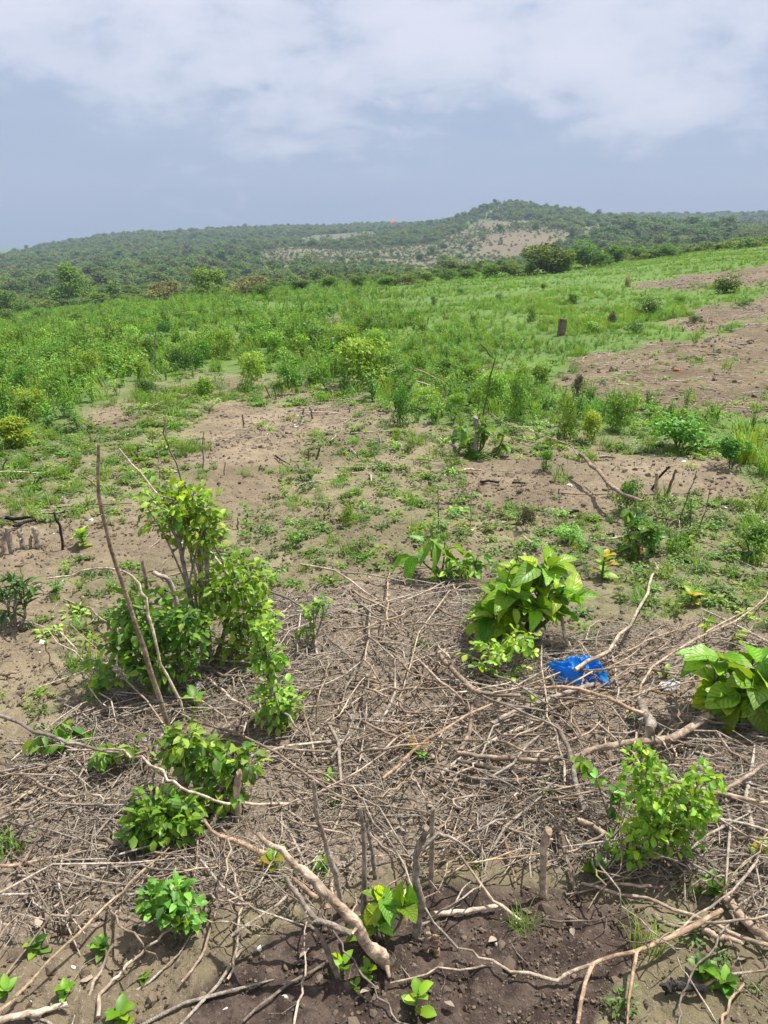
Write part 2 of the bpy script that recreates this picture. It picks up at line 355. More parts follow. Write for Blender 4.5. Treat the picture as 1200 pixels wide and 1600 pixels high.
def ground_mat():
    m, nt, out = new_mat('soil'); tx = N(nt, 'ShaderNodeTexCoord'); P = tx.outputs['Object']
    def att(n): return N(nt, 'ShaderNodeAttribute', attribute_name=n).outputs['Fac']
    n1 = noise(nt, P, 1.3, 6, .6); n2 = noise(nt, P, 14, 6, .65); n3 = noise(nt, P, 95, 5, .7); n4 = noise(nt, P, .035, 5, .6); n5 = noise(nt, P, .5, 6, .7)
    dry = mixc(nt, maprange(nt, n1, .32, .68), (.178, .138, .088), (.310, .250, .162))
    dry = mixc(nt, maprange(nt, n2, .42, .7, 0, .6), dry, (.125, .094, .070))
    dry = mixc(nt, maprange(nt, n3, .54, .68, 0, .75), dry, (.36, .295, .225))
    damp = mixc(nt, maprange(nt, n2, .35, .7), (.044, .031, .025), (.128, .093, .072))
    damp = mixc(nt, maprange(nt, n3, .56, .68, 0, .7), damp, (.22, .185, .155))
    c = mixc(nt, att('damp'), dry, damp)
    c = mixc(nt, mth(nt, 'MULTIPLY', att('litter'), .75), c, mixc(nt, maprange(nt, n3, .35, .68), (.115, .086, .063), (.40, .325, .25)))
    plot = mixc(nt, maprange(nt, n1, .35, .65), (.135, .098, .058), (.225, .172, .108)); plot = mixc(nt, maprange(nt, n2, .4, .65, 0, .7), plot, (.10, .072, .05))
    c = mixc(nt, mth(nt, 'MULTIPLY', att('plot'), .8), c, plot)
    green = mixc(nt, maprange(nt, n5, .3, .7), (.065, .145, .024), (.115, .225, .038))
    c = mixc(nt, mth(nt, 'MULTIPLY', att('veg'), .85), c, green)
    clr = mixc(nt, maprange(nt, n4, .35, .65), (.135, .118, .078), (.19, .165, .11))
    clr = mixc(nt, maprange(nt, n5, .44, .60, 0, .75), clr, (.12, .15, .07))
    c = mixc(nt, att('clear'), c, clr); c = mixc(nt, mth(nt, 'MULTIPLY', att('pink'), maprange(nt, n5, .40, .62, 0, .7)), c, (.215, .145, .10))
    bs = N(nt, 'ShaderNodeBsdfPrincipled'); bs.inputs['Roughness'].default_value = .95; bs.inputs['Specular IOR Level'].default_value = .15
    hgt = mth(nt, 'ADD', mth(nt, 'MULTIPLY', n2, .9), mth(nt, 'MULTIPLY', n3, .35))
    bp = N(nt, 'ShaderNodeBump'); bp.inputs['Strength'].default_value = .9; bp.inputs['Distance'].default_value = .032
    nt.links.new(hgt, bp.inputs['Height']); nt.links.new(bp.outputs[0], bs.inputs['Normal'])
    nt.links.new(c, bs.inputs['Base Color']); nt.links.new(bs.outputs[0], out.inputs[0]); return m

# ------------------------------------------------------------------ the ground: one sheet to the horizon
def build_ground():
    az = np.radians(np.concatenate([np.linspace(-180, -40, 36, endpoint=False), np.linspace(-40, 40, 330), np.linspace(40, 180, 36)[1:]]))
    rad = np.concatenate([[.05, .3], np.arange(.6, 5.5, .016), np.arange(5.5, 14, .05), np.exp(np.arange(math.log(14), math.log(3900), .016))])
    A, D = np.meshgrid(az, rad, indexing='ij'); x = D * np.sin(A); y = D * np.cos(A); z = hz(x, y)
    near = (1 - sst(D, 5, 10))
    z = z + near * ((fbm(x * 26, y * 26, 71, 3) - .5) * .030 + (vn(x * 70, y * 70, 75) - .5) * .008)
    veg, weed, dark, lit, clear, pink, plot = masks(x, y, z)
    na, nr = A.shape; V = np.stack([x, y, z], -1).reshape(-1, 3)
    i, j = np.meshgrid(np.arange(na - 1), np.arange(nr - 1), indexing='ij'); a = (i * nr + j).ravel(); b = a + nr
    T = np.concatenate([np.stack([a, b, b + 1], -1), np.stack([a, b + 1, a + 1], -1)])[:, ::-1]
    m = mk_mesh('ground', V, T, None, True, [ground_mat()])
    def blur(q):
        P = np.pad(q, 1, 'edge'); return (P[:-2, 1:-1] + P[2:, 1:-1] + P[1:-1, :-2] + P[1:-1, 2:] + 2 * P[1:-1, 1:-1]) / 6
    for n, q in (('veg', np.clip(veg + weed * .35 * (1 - lit) * (1 - dark), 0, 1)), ('damp', dark), ('litter', lit), ('clear', clear), ('pink', pink), ('plot', plot)):
        for _ in range(3): q = blur(q)
        t = m.attributes.new(n, 'FLOAT', 'POINT'); t.data.foreach_set('value', q.ravel().astype(np.float32))
    o = link('ground', m); tag(o, 'rolling bare soil and green land rising to scrubby hills', None, kind='structure')
build_ground()

# ------------------------------------------------------------------ leaves
def leaf_outline(kind, t):
    if kind == 'oval': return np.sin(np.pi * t ** .85) ** .72
    if kind == 'obovate': return np.sin(np.pi * t ** 1.35) ** .75
    if kind == 'ovate': return np.sin(np.pi * t ** .62) ** .9
    if kind == 'broad': return np.sin(np.pi * t ** .8) ** .8
    return np.sin(np.pi * t ** .8) ** 1.1
def leaf_mesh(kind, ns, wid, fold, droop, wav, mat, seed):
    rg = np.random.default_rng(seed); V = []; UV = []; C = []; nc = 5 if kind == 'broad' else 3
    ts = np.linspace(0, 1, ns + 1); vs_ = np.linspace(-1, 1, nc)
    for t in ts:
        wd = leaf_outline(kind, np.clip(t, .004, .996)) * wid * .5
        if kind == 'ovate' and 0 < t < 1: wd *= 1 + .10 * (1 if int(round(t * ns)) % 2 else -1)
        for v in vs_:
            bz = abs(v) ** 1.3 * fold * wd * 2 - droop * t * t + wav * math.sin(t * 19 + seed) * abs(v) * wid
            if kind == 'broad': bz += .018 * math.sin(t * 8 * 2 * math.pi - abs(v) * 2.4) * abs(v)
            V.append((t * (1 - .25 * droop * t), v * wd, bz)); UV.append((t, .5 + .5 * v))
            k = (1.12 if v == 0 else 1) * rg.uniform(.94, 1.06); C.append((k, k, k))
    T = []
    for i in range(ns):
        for j in range(nc - 1):
            a = i * nc + j; T += [(a, a + nc, a + nc + 1), (a, a + nc + 1, a + 1)]
    return mk_mesh('leaf', V, T, C, True, [mat], None, UV)
LEAVES = {
 'oval': [leaf_mesh('oval', 5, .55, .22, d, .03, M_LEAF, s) for s, d in ((1, .1), (2, .25), (3, .4))],
 'obovate': [leaf_mesh('obovate', 5, .62, .18, d, .02, M_LEAF, s) for s, d in ((4, .05), (5, .2), (6, .35))],
 'ovate': [leaf_mesh('ovate', 7, .66, .25, d, .03, M_LEAF, s) for s, d in ((7, .15), (8, .3), (9, .45))],
 'broad': [leaf_mesh('broad', 12, .5, .22, d, .02, M_GLOSS, s) for s, d in ((10, .2), (11, .38), (12, .55))],
 'wide': [leaf_mesh('broad', 12, .68, .2, d, .02, M_GLOSS, s) for s, d in ((13, .15), (14, .35), (15, .5))],
 'lance': [leaf_mesh('lance', 6, .2, .3, d, .01, M_LEAF, s) for s, d in ((16, .1), (17, .3), (18, .45))],
}
def leaf_frame(P, D, Nn, L):
    x = unit(D); y = unit(np.cross(Nn, x)); z = np.cross(x, y)
    return Matrix(((x[0] * L, y[0] * L, z[0] * L, P[0]), (x[1] * L, y[1] * L, z[1] * L, P[1]), (x[2] * L, y[2] * L, z[2] * L, P[2]), (0, 0, 0, 1)))
def leaf_cards(mb, P, D, Nn, L, W, cols, detail=True):
    """many small leaves as real little folded blades in one mesh"""
    P = np.asarray(P); n = len(P); x = unit(D); y = unit(np.cross(Nn, x)); z = np.cross(x, y)
    L = np.broadcast_to(L, (n,))[:, None]; W = np.broadcast_to(W, (n,))[:, None]
    if detail:
        pts = [(0, 0, 0), (.35, .5, .12), (.35, 0, 0), (.35, -.5, .12), (.75, .36, .02), (.75, 0, -.08), (.75, -.36, .02), (1, 0, -.2)]
        F = [(0, 2, 1), (0, 3, 2), (1, 2, 5), (1, 5, 4), (2, 3, 6), (2, 6, 5), (4, 5, 7), (5, 6, 7)]
    else:
        pts = [(0, 0, 0), (.5, .5, .1), (.5, -.5, .1), (1, 0, -.15)]; F = [(0, 2, 1), (1, 2, 3)]
    V = np.stack([P + x * L * a + y * W * b + z * L * c for a, b, c in pts], 1)
    T = (np.arange(n) * len(pts))[:, None, None] + np.array(F)[None]
    mb.add(V.reshape(-1, 3), T.reshape(-1, 3), np.repeat(np.broadcast_to(cols, (n, 3)), len(pts), 0), 0)
def leafcols(n, base, var=.25, yellow=.15):
    b = np.asarray(base) * (1 + RNG.uniform(-var, var, n))[:, None]
    yl = RNG.random(n)[:, None] * yellow
    return b * (1 - yl) + np.array((b[:, 1] * 1.0, b[:, 1] * 1.15, b[:, 2])).T * yl
G_MID = (.120, .285, .038); G_BRIGHT = (.170, .35, .040); G_DARK = (.078, .19, .036); G_YEL = (.20, .37, .030); G_FAR = (.115, .195, .066); G_GREY = (.105, .108, .065)
def herb_mesh(name, stems, h, spread, per, ll, lw, base, detail=True):
    mb = MB()
    for s in range(stems):
        a = RNG.uniform(0, 6.28); tip = np.array((math.cos(a) * spread * RNG.uniform(.2, 1), math.sin(a) * spread * RNG.uniform(.2, 1), h * RNG.uniform(.6, 1.05)))
        b0 = np.array((RNG.normal(0, .12 * spread), RNG.normal(0, .12 * spread), -.03 * h)); mid = (b0 + tip) * .5 + np.array((0, 0, .12 * h))
        path = smooth_path([b0, mid, tip], 3); tube(mb, path, np.linspace(.012, .005, len(path)) * h * .9, 3, .1, 0, np.array(base) * .9)
        t = RNG.uniform(.18, 1, per); idx = t * (len(path) - 1); i0 = np.minimum(idx.astype(int), len(path) - 2)
        P = path[i0] + (path[i0 + 1] - path[i0]) * (idx - i0)[:, None]
        an = RNG.uniform(0, 6.28, per); D = np.stack([np.cos(an), np.sin(an), RNG.uniform(-.25, .6, per)], -1)
        Nn = unit(np.array((0, 0, 1.0)) + RNG.normal(0, .35, (per, 3)))
        s_ = RNG.uniform(.6, 1.15, per) * (1.1 - .4 * t)
        leaf_cards(mb, P, D, Nn, ll * s_, lw * s_, leafcols(per, base), detail)
    return mb.mesh(name, [M_LEAF])
def grass_mesh(name, n, h, spread, base, w=.006, lean=.5):
    V = []; T = []; C = []
    for b in range(n):
        a = RNG.uniform(0, 6.28); r = spread * math.sqrt(RNG.random()) * .45; p = np.array((math.cos(a) * r, math.sin(a) * r, -.02))
        a2 = RNG.uniform(0, 6.28); d = np.array((math.cos(a2), math.sin(a2), 0)); side = np.array((-d[1], d[0], 0)); hh = h * RNG.uniform(.5, 1.1); ln = lean * RNG.uniform(.2, 1.2)
        c = leafcols(1, base, .3, .3)[0]; k = len(V)
        for q, wq in ((0, 1), (.4, .9), (.75, .6)):
            cpt = p + np.array((0, 0, 1)) * hh * (q - .35 * ln * q * q) + d * hh * ln * q * q
            V += [cpt - side * w * wq, cpt + side * w * wq]; C += [c, c]
        V.append(p + np.array((0, 0, 1)) * hh * (1 - .45 * ln) + d * hh * ln * 1.05); C.append(c)
        T += [(k, k + 1, k + 3), (k, k + 3, k + 2), (k + 2, k + 3, k + 5), (k + 2, k + 5, k + 4), (k + 4, k + 5, k + 6)]
    return mk_mesh(name, V, T, C, True, [M_GRASS])
def crown_mesh(name, lobes, n, ll, lw, base, detail=False, mat=None, zlo=.05, flat=.5, var=.3):
    """crown inside a unit box: width 1 (x, y in +-.5), z 0..1, leaves spread through uneven lobes"""
    mb = MB(); L = []
    for k in range(lobes):
        a = RNG.uniform(0, 6.28); r = .30 * math.sqrt(RNG.random()); z = RNG.uniform(zlo + .18, .80); q = RNG.uniform(.14, .26) * (1.15 - .35 * z)
        L.append((math.cos(a) * r * (1.25 - .5 * z), math.sin(a) * r * (1.25 - .5 * z), z, q))
    L = np.array(L); li = RNG.integers(0, lobes, n); u = unit(RNG.normal(0, 1, (n, 3))); rad = RNG.uniform(.25, 1, n) ** .5
    P = L[li, :3] + u * (L[li, 3] * rad)[:, None] * np.array((1, 1, .85)); P[:, 2] = np.clip(P[:, 2], zlo, 1.02)
    D = unit(u + RNG.normal(0, .6, (n, 3)) - np.array((0, 0, .15))); Nn = unit(u * .6 + np.array((0, 0, 1)) + RNG.normal(0, flat, (n, 3)))
    s = RNG.uniform(.6, 1.25, n); lb = RNG.uniform(.82, 1.18, lobes)[li]
    leaf_cards(mb, P, D, Nn, ll * s, lw * s, leafcols(n, base, var) * lb[:, None], detail)
    return mb.mesh(name, [mat or M_FAR])
def stems_mesh(name, k, h, spread, r, mat=None, forks=2):
    mb = MB()
    for s in range(k):
        a = 6.28 * s / k + RNG.uniform(-.4, .4); b0 = np.array((RNG.normal(0, .02), RNG.normal(0, .02), -.04))
        tip = np.array((math.cos(a) * spread, math.sin(a) * spread, h * RNG.uniform(.75, 1)))
        path = smooth_path([b0, (b0 + tip) * .5 + np.array((0, 0, .1 * h)), tip], 4); tube(mb, path, np.linspace(r, r * .4, len(path)), 5, .1)
        for f in range(forks):
            q = path[RNG.integers(3, len(path) - 1)]; e = q + np.array((RNG.normal(0, .16), RNG.normal(0, .16), RNG.uniform(.08, .25) * h))
            tube(mb, smooth_path([q, (q + e) / 2 + np.array((0, 0, .02)), e], 2), np.linspace(r * .45, r * .2, 3 + 2)[:len(smooth_path([q, (q + e) / 2, e], 2))], 4, .1)
    return mb.mesh(name, [mat or M_BARK])

# ------------------------------------------------------------------ scattered stuff (geometry nodes)
def scatter(name, P, rot, scl, idx, meshes, label, cat):
    coll = bpy.data.collections.new(name + '_pieces')
    for k, m in enumerate(meshes):
        coll.objects.link(bpy.data.objects.new('%s_piece_%02d' % (name, k), m))
    P = np.asarray(P, np.float32); n = len(P); me = bpy.data.meshes.new(name); me.vertices.add(n); me.vertices.foreach_set('co', P.ravel())
    a = me.attributes.new('rot', 'FLOAT_VECTOR', 'POINT'); a.data.foreach_set('vector', np.asarray(rot, np.float32).ravel())
    a = me.attributes.new('scl', 'FLOAT_VECTOR', 'POINT'); a.data.foreach_set('vector', np.asarray(scl, np.float32).ravel())
    a = me.attributes.new('idx', 'INT', 'POINT'); a.data.foreach_set('value', np.asarray(idx, np.int32)); me.update()
    o = link(name, me); tag(o, label, cat, None, 'stuff')
    ng = bpy.data.node_groups.new(name, 'GeometryNodeTree')
    ng.interface.new_socket('Geometry', in_out='INPUT', socket_type='NodeSocketGeometry'); ng.interface.new_socket('Geometry', in_out='OUTPUT', socket_type='NodeSocketGeometry')
    gi = ng.nodes.new('NodeGroupInput'); go = ng.nodes.new('NodeGroupOutput'); ip = ng.nodes.new('GeometryNodeInstanceOnPoints'); ci = ng.nodes.new('GeometryNodeCollectionInfo')
    ci.inputs['Collection'].default_value = coll; ci.inputs['Separate Children'].default_value = True; ci.inputs['Reset Children'].default_value = True
    def na(nm, t):
        q = ng.nodes.new('GeometryNodeInputNamedAttribute'); q.data_type = t; q.inputs[0].default_value = nm; return q.outputs['Attribute']
    lk = ng.links.new; lk(gi.outputs[0], ip.inputs['Points']); lk(ci.outputs[0], ip.inputs['Instance']); ip.inputs['Pick Instance'].default_value = True
    lk(na('idx', 'INT'), ip.inputs['Instance Index']); lk(na('rot', 'FLOAT_VECTOR'), ip.inputs['Rotation']); lk(na('scl', 'FLOAT_VECTOR'), ip.inputs['Scale'])
    lk(ip.outputs[0], go.inputs[0]); md = o.modifiers.new('scatter', 'NODES'); md.node_group = ng
    return o
def sc3(s, zs=None):
    s = np.asarray(s); return np.stack([s, s, s if zs is None else zs], -1)
def zrot(n, tilt=.1):
    return np.stack([RNG.normal(0, tilt, n), RNG.normal(0, tilt, n), RNG.uniform(0, 6.283, n)], -1)
def wedge(n, d0, d1, half=31, power=1.0):
    """random ground points in the wedge the camera looks over; power 1: even by area"""
    az = RNG.uniform(-R(half), R(half), n); u = RNG.random(n)
    d = np.sqrt(d0 ** 2 + u * (d1 ** 2 - d0 ** 2)) if power == 1 else np.exp(np.log(d0) + u * np.log(d1 / d0))
    x = d * np.sin(az); y = d * np.cos(az); z = hz(x, y); return x, y, z, d
# ------------------------------------------------------------------ stuff: what nobody could count
HERBS = [herb_mesh('herb', s, h, sp, per, ll, lw, c) for s, h, sp, per, ll, lw, c in (
    (6, .42, .16, 16, .055, .028, G_MID), (7, .36, .20, 16, .05, .03, G_BRIGHT), (5, .5, .14, 20, .06, .026, G_MID), (8, .3, .22, 14, .055, .034, G_MID), (6, .34, .18, 15, .06, .03, G_DARK), (6, .4, .2, 15, .045, .026, G_BRIGHT))]
TUFTS = [grass_mesh('tuft', n, h, sp, c, w, l) for n, h, sp, c, w, l in (
    (40, .30, .22, G_MID, .004, .6), (36, .40, .2, G_BRIGHT, .004, .5), (44, .22, .26, G_MID, .004, .8), (30, .34, .2, (.15, .17, .05), .003, .6))]
def rosette(name, n, r, base):
    mb = MB(); an = RNG.uniform(0, 6.28, n); rr = r * RNG.uniform(.0, .75, n)
    P = np.stack([np.cos(an) * rr, np.sin(an) * rr, RNG.uniform(.005, .35, n) * r], -1); a2 = an + RNG.normal(0, .8, n)
    D = np.stack([np.cos(a2), np.sin(a2), RNG.uniform(-.1, .5, n)], -1); Nn = unit(np.array((0, 0, 1.)) + RNG.normal(0, .3, (n, 3))); s = RNG.uniform(.6, 1.2, n)
    leaf_cards(mb, P, D, Nn, r * .34 * s, r * .17 * s, leafcols(n, base, .25, .4)); 
    for k in range(5):
        q = P[k]; tube(mb, np.array([(0, 0, -.01), q * .5 + np.array((0, 0, .01)), q]), .012 * r * 2, 3, .1, 0, base)
    return mb.mesh(name, [M_LEAF])
ROSETTES = [rosette('rosette', n, .06, c) for n, c in ((38, G_MID), (46, (.10, .20, .045)), (30, G_BRIGHT), (42, (.095, .19, .045)))]

def field():
    x, y, z, d = wedge(26000, 6.5, 24, 38); veg, weed, dk, lt, cl, pk, pl = masks(x, y, z)
    cl_n = fbm(x * .7, y * .7, 81, 3); keep = RNG.random(len(x)) < veg * (.22 + .75 * sst(cl_n, .42, .62))
    x2, y2, z2, d2 = wedge(60000, 24, 75, 34); v2 = masks(x2, y2, z2)[0]; n2 = fbm(x2 * .35, y2 * .35, 82, 3); keep2 = RNG.random(len(x2)) < v2 * (.35 + .6 * sst(n2, .4, .6))
    X = np.concatenate([x[keep], x2[keep2]]); Y = np.concatenate([y[keep], y2[keep2]]); Z = np.concatenate([z[keep], z2[keep2]]); n = len(X)
    px, py = project(X, Y, Z); left = sst(620 - px, -60, 120)
    s = RNG.uniform(.5, 1.05, n) * (.44 + .30 * left) * (.7 + .7 * sst(fbm(X * .5, Y * .5, 83, 3), .4, .65))
    clean = sst(px, 620, 760) * sst(560 - py, 0, 60)   # the mown-looking grass field on the rising side
    isg = RNG.random(n) < (.35 + .5 * clean)
    h = ~isg
    scatter('weeds', np.stack([X, Y, Z], -1)[h], zrot(h.sum(), .12), sc3(s[h] * RNG.uniform(.9, 1.3, h.sum()), s[h]), RNG.integers(0, len(HERBS), h.sum()), HERBS, 'dense green leafy weeds covering the field', 'weeds')
    scatter('grass', np.stack([X, Y, Z], -1)[isg], zrot(isg.sum(), .12), sc3(s[isg] * 1.15), RNG.choice(len(TUFTS), isg.sum(), p=(.4, .3, .24, .06)), TUFTS, 'short green grass growing among the field weeds', 'grass')
field()
def ground_weeds():
    x, y, z, d = wedge(34000, 1.0, 13, 40); veg, weed, dk, lt, cl, pk, pl = masks(x, y, z)
    k = RNG.random(len(x)) < np.clip(weed * .42 * (1 - lt * .85) * (1 - dk * .93) + .012, 0, 1) * (1 - veg * .4); n = k.sum(); P = np.stack([x, y, z + .004], -1)[k]
    s = RNG.uniform(.35, 1.1, n) * (.8 + .1 * d[k].clip(0, 9))
    mm = ROSETTES + [TUFTS[2], TUFTS[0]]
    i = RNG.choice(6, n, p=(.26, .24, .14, .2, .1, .06)); s = np.where(i >= 4, s * .42, s)
    scatter('ground_cover', P, zrot(n, .2), sc3(s), i, mm, 'tiny green weeds creeping over the bare soil', 'ground cover')
ground_weeds()

def twig_mesh(name, L, r, bend):
    mb = MB(); P = [(-L / 2, 0, 0), (-L / 6, bend * L * RNG.normal(), bend * L * .3), (L / 6, bend * L * RNG.normal(), bend * L * .4), (L / 2, bend * L * RNG.normal(), 0)]
    tube(mb, np.array(P), np.array((r, r * .95, r * .8, r * .45)), 4, .15, 0); return mb.mesh(name, [M_STRAW])
def deadleaf_mesh(name, L):
    V = []; C = []
    for i in range(5):
        t = i / 4; wd = math.sin(math.pi * (t * .92 + .04)) * L * .32
        for v in (-1, 0, 1): V.append((t * L - L / 2, v * wd, abs(v) * L * RNG.uniform(.02, .16) + L * .15 * math.sin(t * 3.1) + RNG.normal(0, .02 * L))); C.append((1, 1, 1))
    T = []
    for i in range(4):
        for j in range(2): a = i * 3 + j; T += [(a, a + 3, a + 4), (a, a + 4, a + 1)]
    return mk_mesh(name, V, T, C, True, [M_DEAD])
def lump_mesh(name, r, mat, sub=1, amp=.3):
    import bmesh
    bm = bmesh.new(); bmesh.ops.create_icosphere(bm, subdivisions=sub, radius=r)
    for v in bm.verts: v.co *= 1 + RNG.uniform(-amp, amp); v.co.z *= .7
    m = bpy.data.meshes.new(name); bm.to_mesh(m); bm.free(); m.materials.append(mat); return m
TWIGS = [twig_mesh('twig', 1, r, b) for r, b in ((.006, .03), (.009, .05), (.005, .08), (.012, .03), (.008, .10))]
DLEAF = [deadleaf_mesh('dead_leaf', 1) for _ in range(4)]
CLODS = [lump_mesh('clod', 1, M_CLOD, 1, .32) for _ in range(4)]; PEBS = [lump_mesh('pebble', 1, M_SHELL, 1, .35) for _ in range(2)]
def litter():
    x, y, z, d = wedge(90000, .9, 5.2, 42); veg, weed, dk, lt, cl, pk, pl = masks(x, y, z)
    th = fbm(x * 1.8, y * 1.8, 91, 3)
    k = RNG.random(len(x)) < lt * (.16 + .6 * sst(th, .36, .62)) * (1 - dk * .8) + .018 * (1 - lt) * (1 - .5 * dk); n = k.sum()
    L = np.exp(RNG.normal(math.log(.085), .62, n)).clip(.025, .55); P = np.stack([x[k], y[k], z[k] + RNG.uniform(.004, .05, n) * lt[k] + .003], -1)
    wd_ = RNG.uniform(.7, 1.5, n)
    rot = np.stack([RNG.normal(0, .1, n), RNG.normal(0, .14, n) * (.08 / L).clip(.3, 1.5), RNG.normal(0, 1.1, n)], -1)
    scatter('dry_twigs', P, rot, np.stack([L, np.maximum(L, .11) * wd_, np.maximum(L, .11) * wd_], -1), RNG.integers(0, 5, n), TWIGS, 'matted thin dry twigs and straw on the soil', 'twigs')
    # straw on the cleared plot and the dry patches further out
    x, y, z, d = wedge(46000, 5.2, 34, 38); veg, weed, dk, lt, cl, pk, pl = masks(x, y, z); th = fbm(x * .9, y * .9, 93, 3)
    k = RNG.random(len(x)) < (pl * (.2 + .55 * sst(th, .42, .66)) + (1 - veg) * (1 - pl) * .35 * sst(th, .48, .68)) ; n = k.sum(); L = RNG.uniform(.12, .45, n)
    P = np.stack([x[k], y[k], z[k] + RNG.uniform(.005, .05, n)], -1)
    scatter('straw', P, np.stack([RNG.normal(0, .1, n), RNG.normal(0, .12, n), RNG.normal(0, 1.0, n)], -1), np.stack([L, L * 1.35, L * 1.35], -1), RNG.integers(0, 5, n), TWIGS, 'dry cut stalks lying over cleared brown ground', 'straw')
    x, y, z, d = wedge(15000, .9, 4.5, 42); veg, weed, dk, lt, cl, pk, pl = masks(x, y, z)
    k = RNG.random(len(x)) < lt * .22 + .01; n = k.sum(); s = RNG.uniform(.010, .034, n)
    scatter('leaf_litter', np.stack([x[k], y[k], z[k] + RNG.uniform(.004, .022, n)], -1), zrot(n, .35), sc3(s), RNG.integers(0, 4, n), DLEAF, 'curled dead brown leaves under the brush', 'leaf litter')
    x, y, z, d = wedge(110000, .9, 9, 42); veg, weed, dk, lt, cl, pk, pl = masks(x, y, z); cn = fbm(x * 2, y * 2, 95, 3)
    k = RNG.random(len(x)) < (.25 + .7 * sst(cn, .4, .65)) * (1 - .55 * sst(d, 4, 8)); n = k.sum(); s = np.exp(RNG.normal(math.log(.0045), .55, n)).clip(.0018, .022) * (1 + .05 * d[k]); i = RNG.integers(0, 4, n); i[RNG.random(n) < .012] = 4; 
    scatter('soil_clods', np.stack([x[k], y[k], z[k]], -1), zrot(n, .6), sc3(s, s * .8), np.where(i == 4, RNG.integers(4, 6, n), i), CLODS + PEBS, 'crumbly soil clods and pale pebbles', 'soil clods')
litter()
def crumbs():
    x, y, z, d = wedge(60000, .9, 3.4, 42); veg, weed, dk, lt, cl, pk, pl = masks(x, y, z); cn = fbm(x * 5, y * 5, 97, 3)
    k = RNG.random(len(x)) < (.15 + .6 * dk + .2 * (1 - lt)) * sst(cn, .3, .6); n = k.sum(); s = np.exp(RNG.normal(math.log(.0024), .45, n)).clip(.001, .008)
    x2, y2, z2, d2 = wedge(26000, 6.5, 30, 36); pl2 = masks(x2, y2, z2)[6]; k2 = (pl2 > .5) & (RNG.random(len(x2)) < .2 + .7 * sst(fbm(x2 * 1.2, y2 * 1.2, 99, 3), .4, .62)); n2 = k2.sum(); s2 = np.exp(RNG.normal(math.log(.022), .5, n2)).clip(.008, .07)
    scatter('tilled_clods', np.stack([x2[k2], y2[k2], z2[k2]], -1), zrot(n2, .6), sc3(s2, s2 * .8), RNG.integers(0, 4, n2), CLODS, 'rough brown clods over the cleared plot', 'soil clods')
    scatter('soil_crumbs', np.stack([x[k], y[k], z[k] + .002], -1), zrot(n, .6), sc3(s), np.where(RNG.random(n) < .005, 4, RNG.integers(0, 4, n)), CLODS + PEBS[:1], 'fine loose crumbs of dark soil', 'soil crumbs')
crumbs()

# far hillsides
FARB = [crown_mesh('scrub', l, n * 2, .12, .08, c, zlo=0.0) for l, n, c in ((7, 260, G_FAR), (6, 230, (.135, .225, .07)), (8, 280, (.090, .160, .058)), (5, 200, (.16, .24, .08)), (6, 210, (.17, .18, .11)))]
def hillside():
    x, y, z, d = wedge(160000, 75, 780, 33); px, py = project(x, y, z); veg, weed, dk, lt, cl, pk, pl = masks(x, y, z)
    den = fbm(x * .018, y * .018, 101, 4); den2 = fbm(x * .07, y * .07, 103, 3)
    p = .30 + .58 * sst(den + .35 * (den2 - .5), .34, .56); p = np.where(cl > .5, .16 + .2 * sst(den2, .46, .65), p); p = np.where(pk > .5, .09, p)
    meadow = in_poly(px, py, [(250, 405), (400, 392), (410, 428), (560, 412), (600, 416), (600, 440), (250, 445)]); p = np.where(meadow, p * .45, p)
    tip = (d > 640) & (px < 930); p = np.where(tip, .05, p); p = np.where((d < 230) & (px > 540) & (px < 900), p * .55, p)
    k = RNG.random(len(x)) < p; n = k.sum(); cl_, d_, px_, py_ = cl[k], d[k], px[k], py[k]
    wood = in_poly(px_, py_, [(925, 392), (955, 362), (1000, 354), (1130, 362), (1140, 382), (1040, 392), (950, 402)]) | ((px_ > 960) & (d_ > 600))
    s = np.exp(RNG.normal(math.log(1.75), .34, n)).clip(.7, 3.8); s = np.where(cl_ > .5, s * .5, s); s = np.where(wood, s * 1.75, s); s = np.where(d_ < 130, s * .5, np.where((d_ < 230) & (px_ > 480), s * .62, s))
    i = RNG.choice(5, n, p=(.36, .24, .22, .1, .08)); i = np.where(cl_ > .5, RNG.choice([3, 4, 1], n), i); i = np.where(wood, RNG.choice([2, 2, 0], n), i)
    scatter('hillside_scrub', np.stack([x[k], y[k], z[k] - .1 * s], -1), zrot(n, .05), np.stack([s * 1.25, s * 1.25, s * RNG.uniform(.7, 1.1, n)], -1), i, FARB, 'far green scrub covering the hillsides as one mass', 'scrub')
    # rough grass and low plants on the slopes between the bushes
    x, y, z, d = wedge(60000, 60, 330, 33); veg, weed, dk, lt, cl, pk, pl = masks(x, y, z); den = fbm(x * .05, y * .05, 107, 3)
    k = RNG.random(len(x)) < np.where(cl > .5, .3, .25 + .6 * sst(den, .4, .6)) * (1 - .8 * pk); n = k.sum(); s = RNG.uniform(.4, 1.1, n) * np.where(cl[k] > .5, .7, 1)
    scatter('slope_bushes', np.stack([x[k], y[k], z[k] - .05], -1), zrot(n, .05), np.stack([s * 1.4, s * 1.4, s * .8], -1), np.where(cl[k] > .5, RNG.choice([3, 4, 1], n), RNG.choice([0, 1, 3, 2], n)), FARB, 'low rough growth on the far slopes', 'scrub')
hillside()
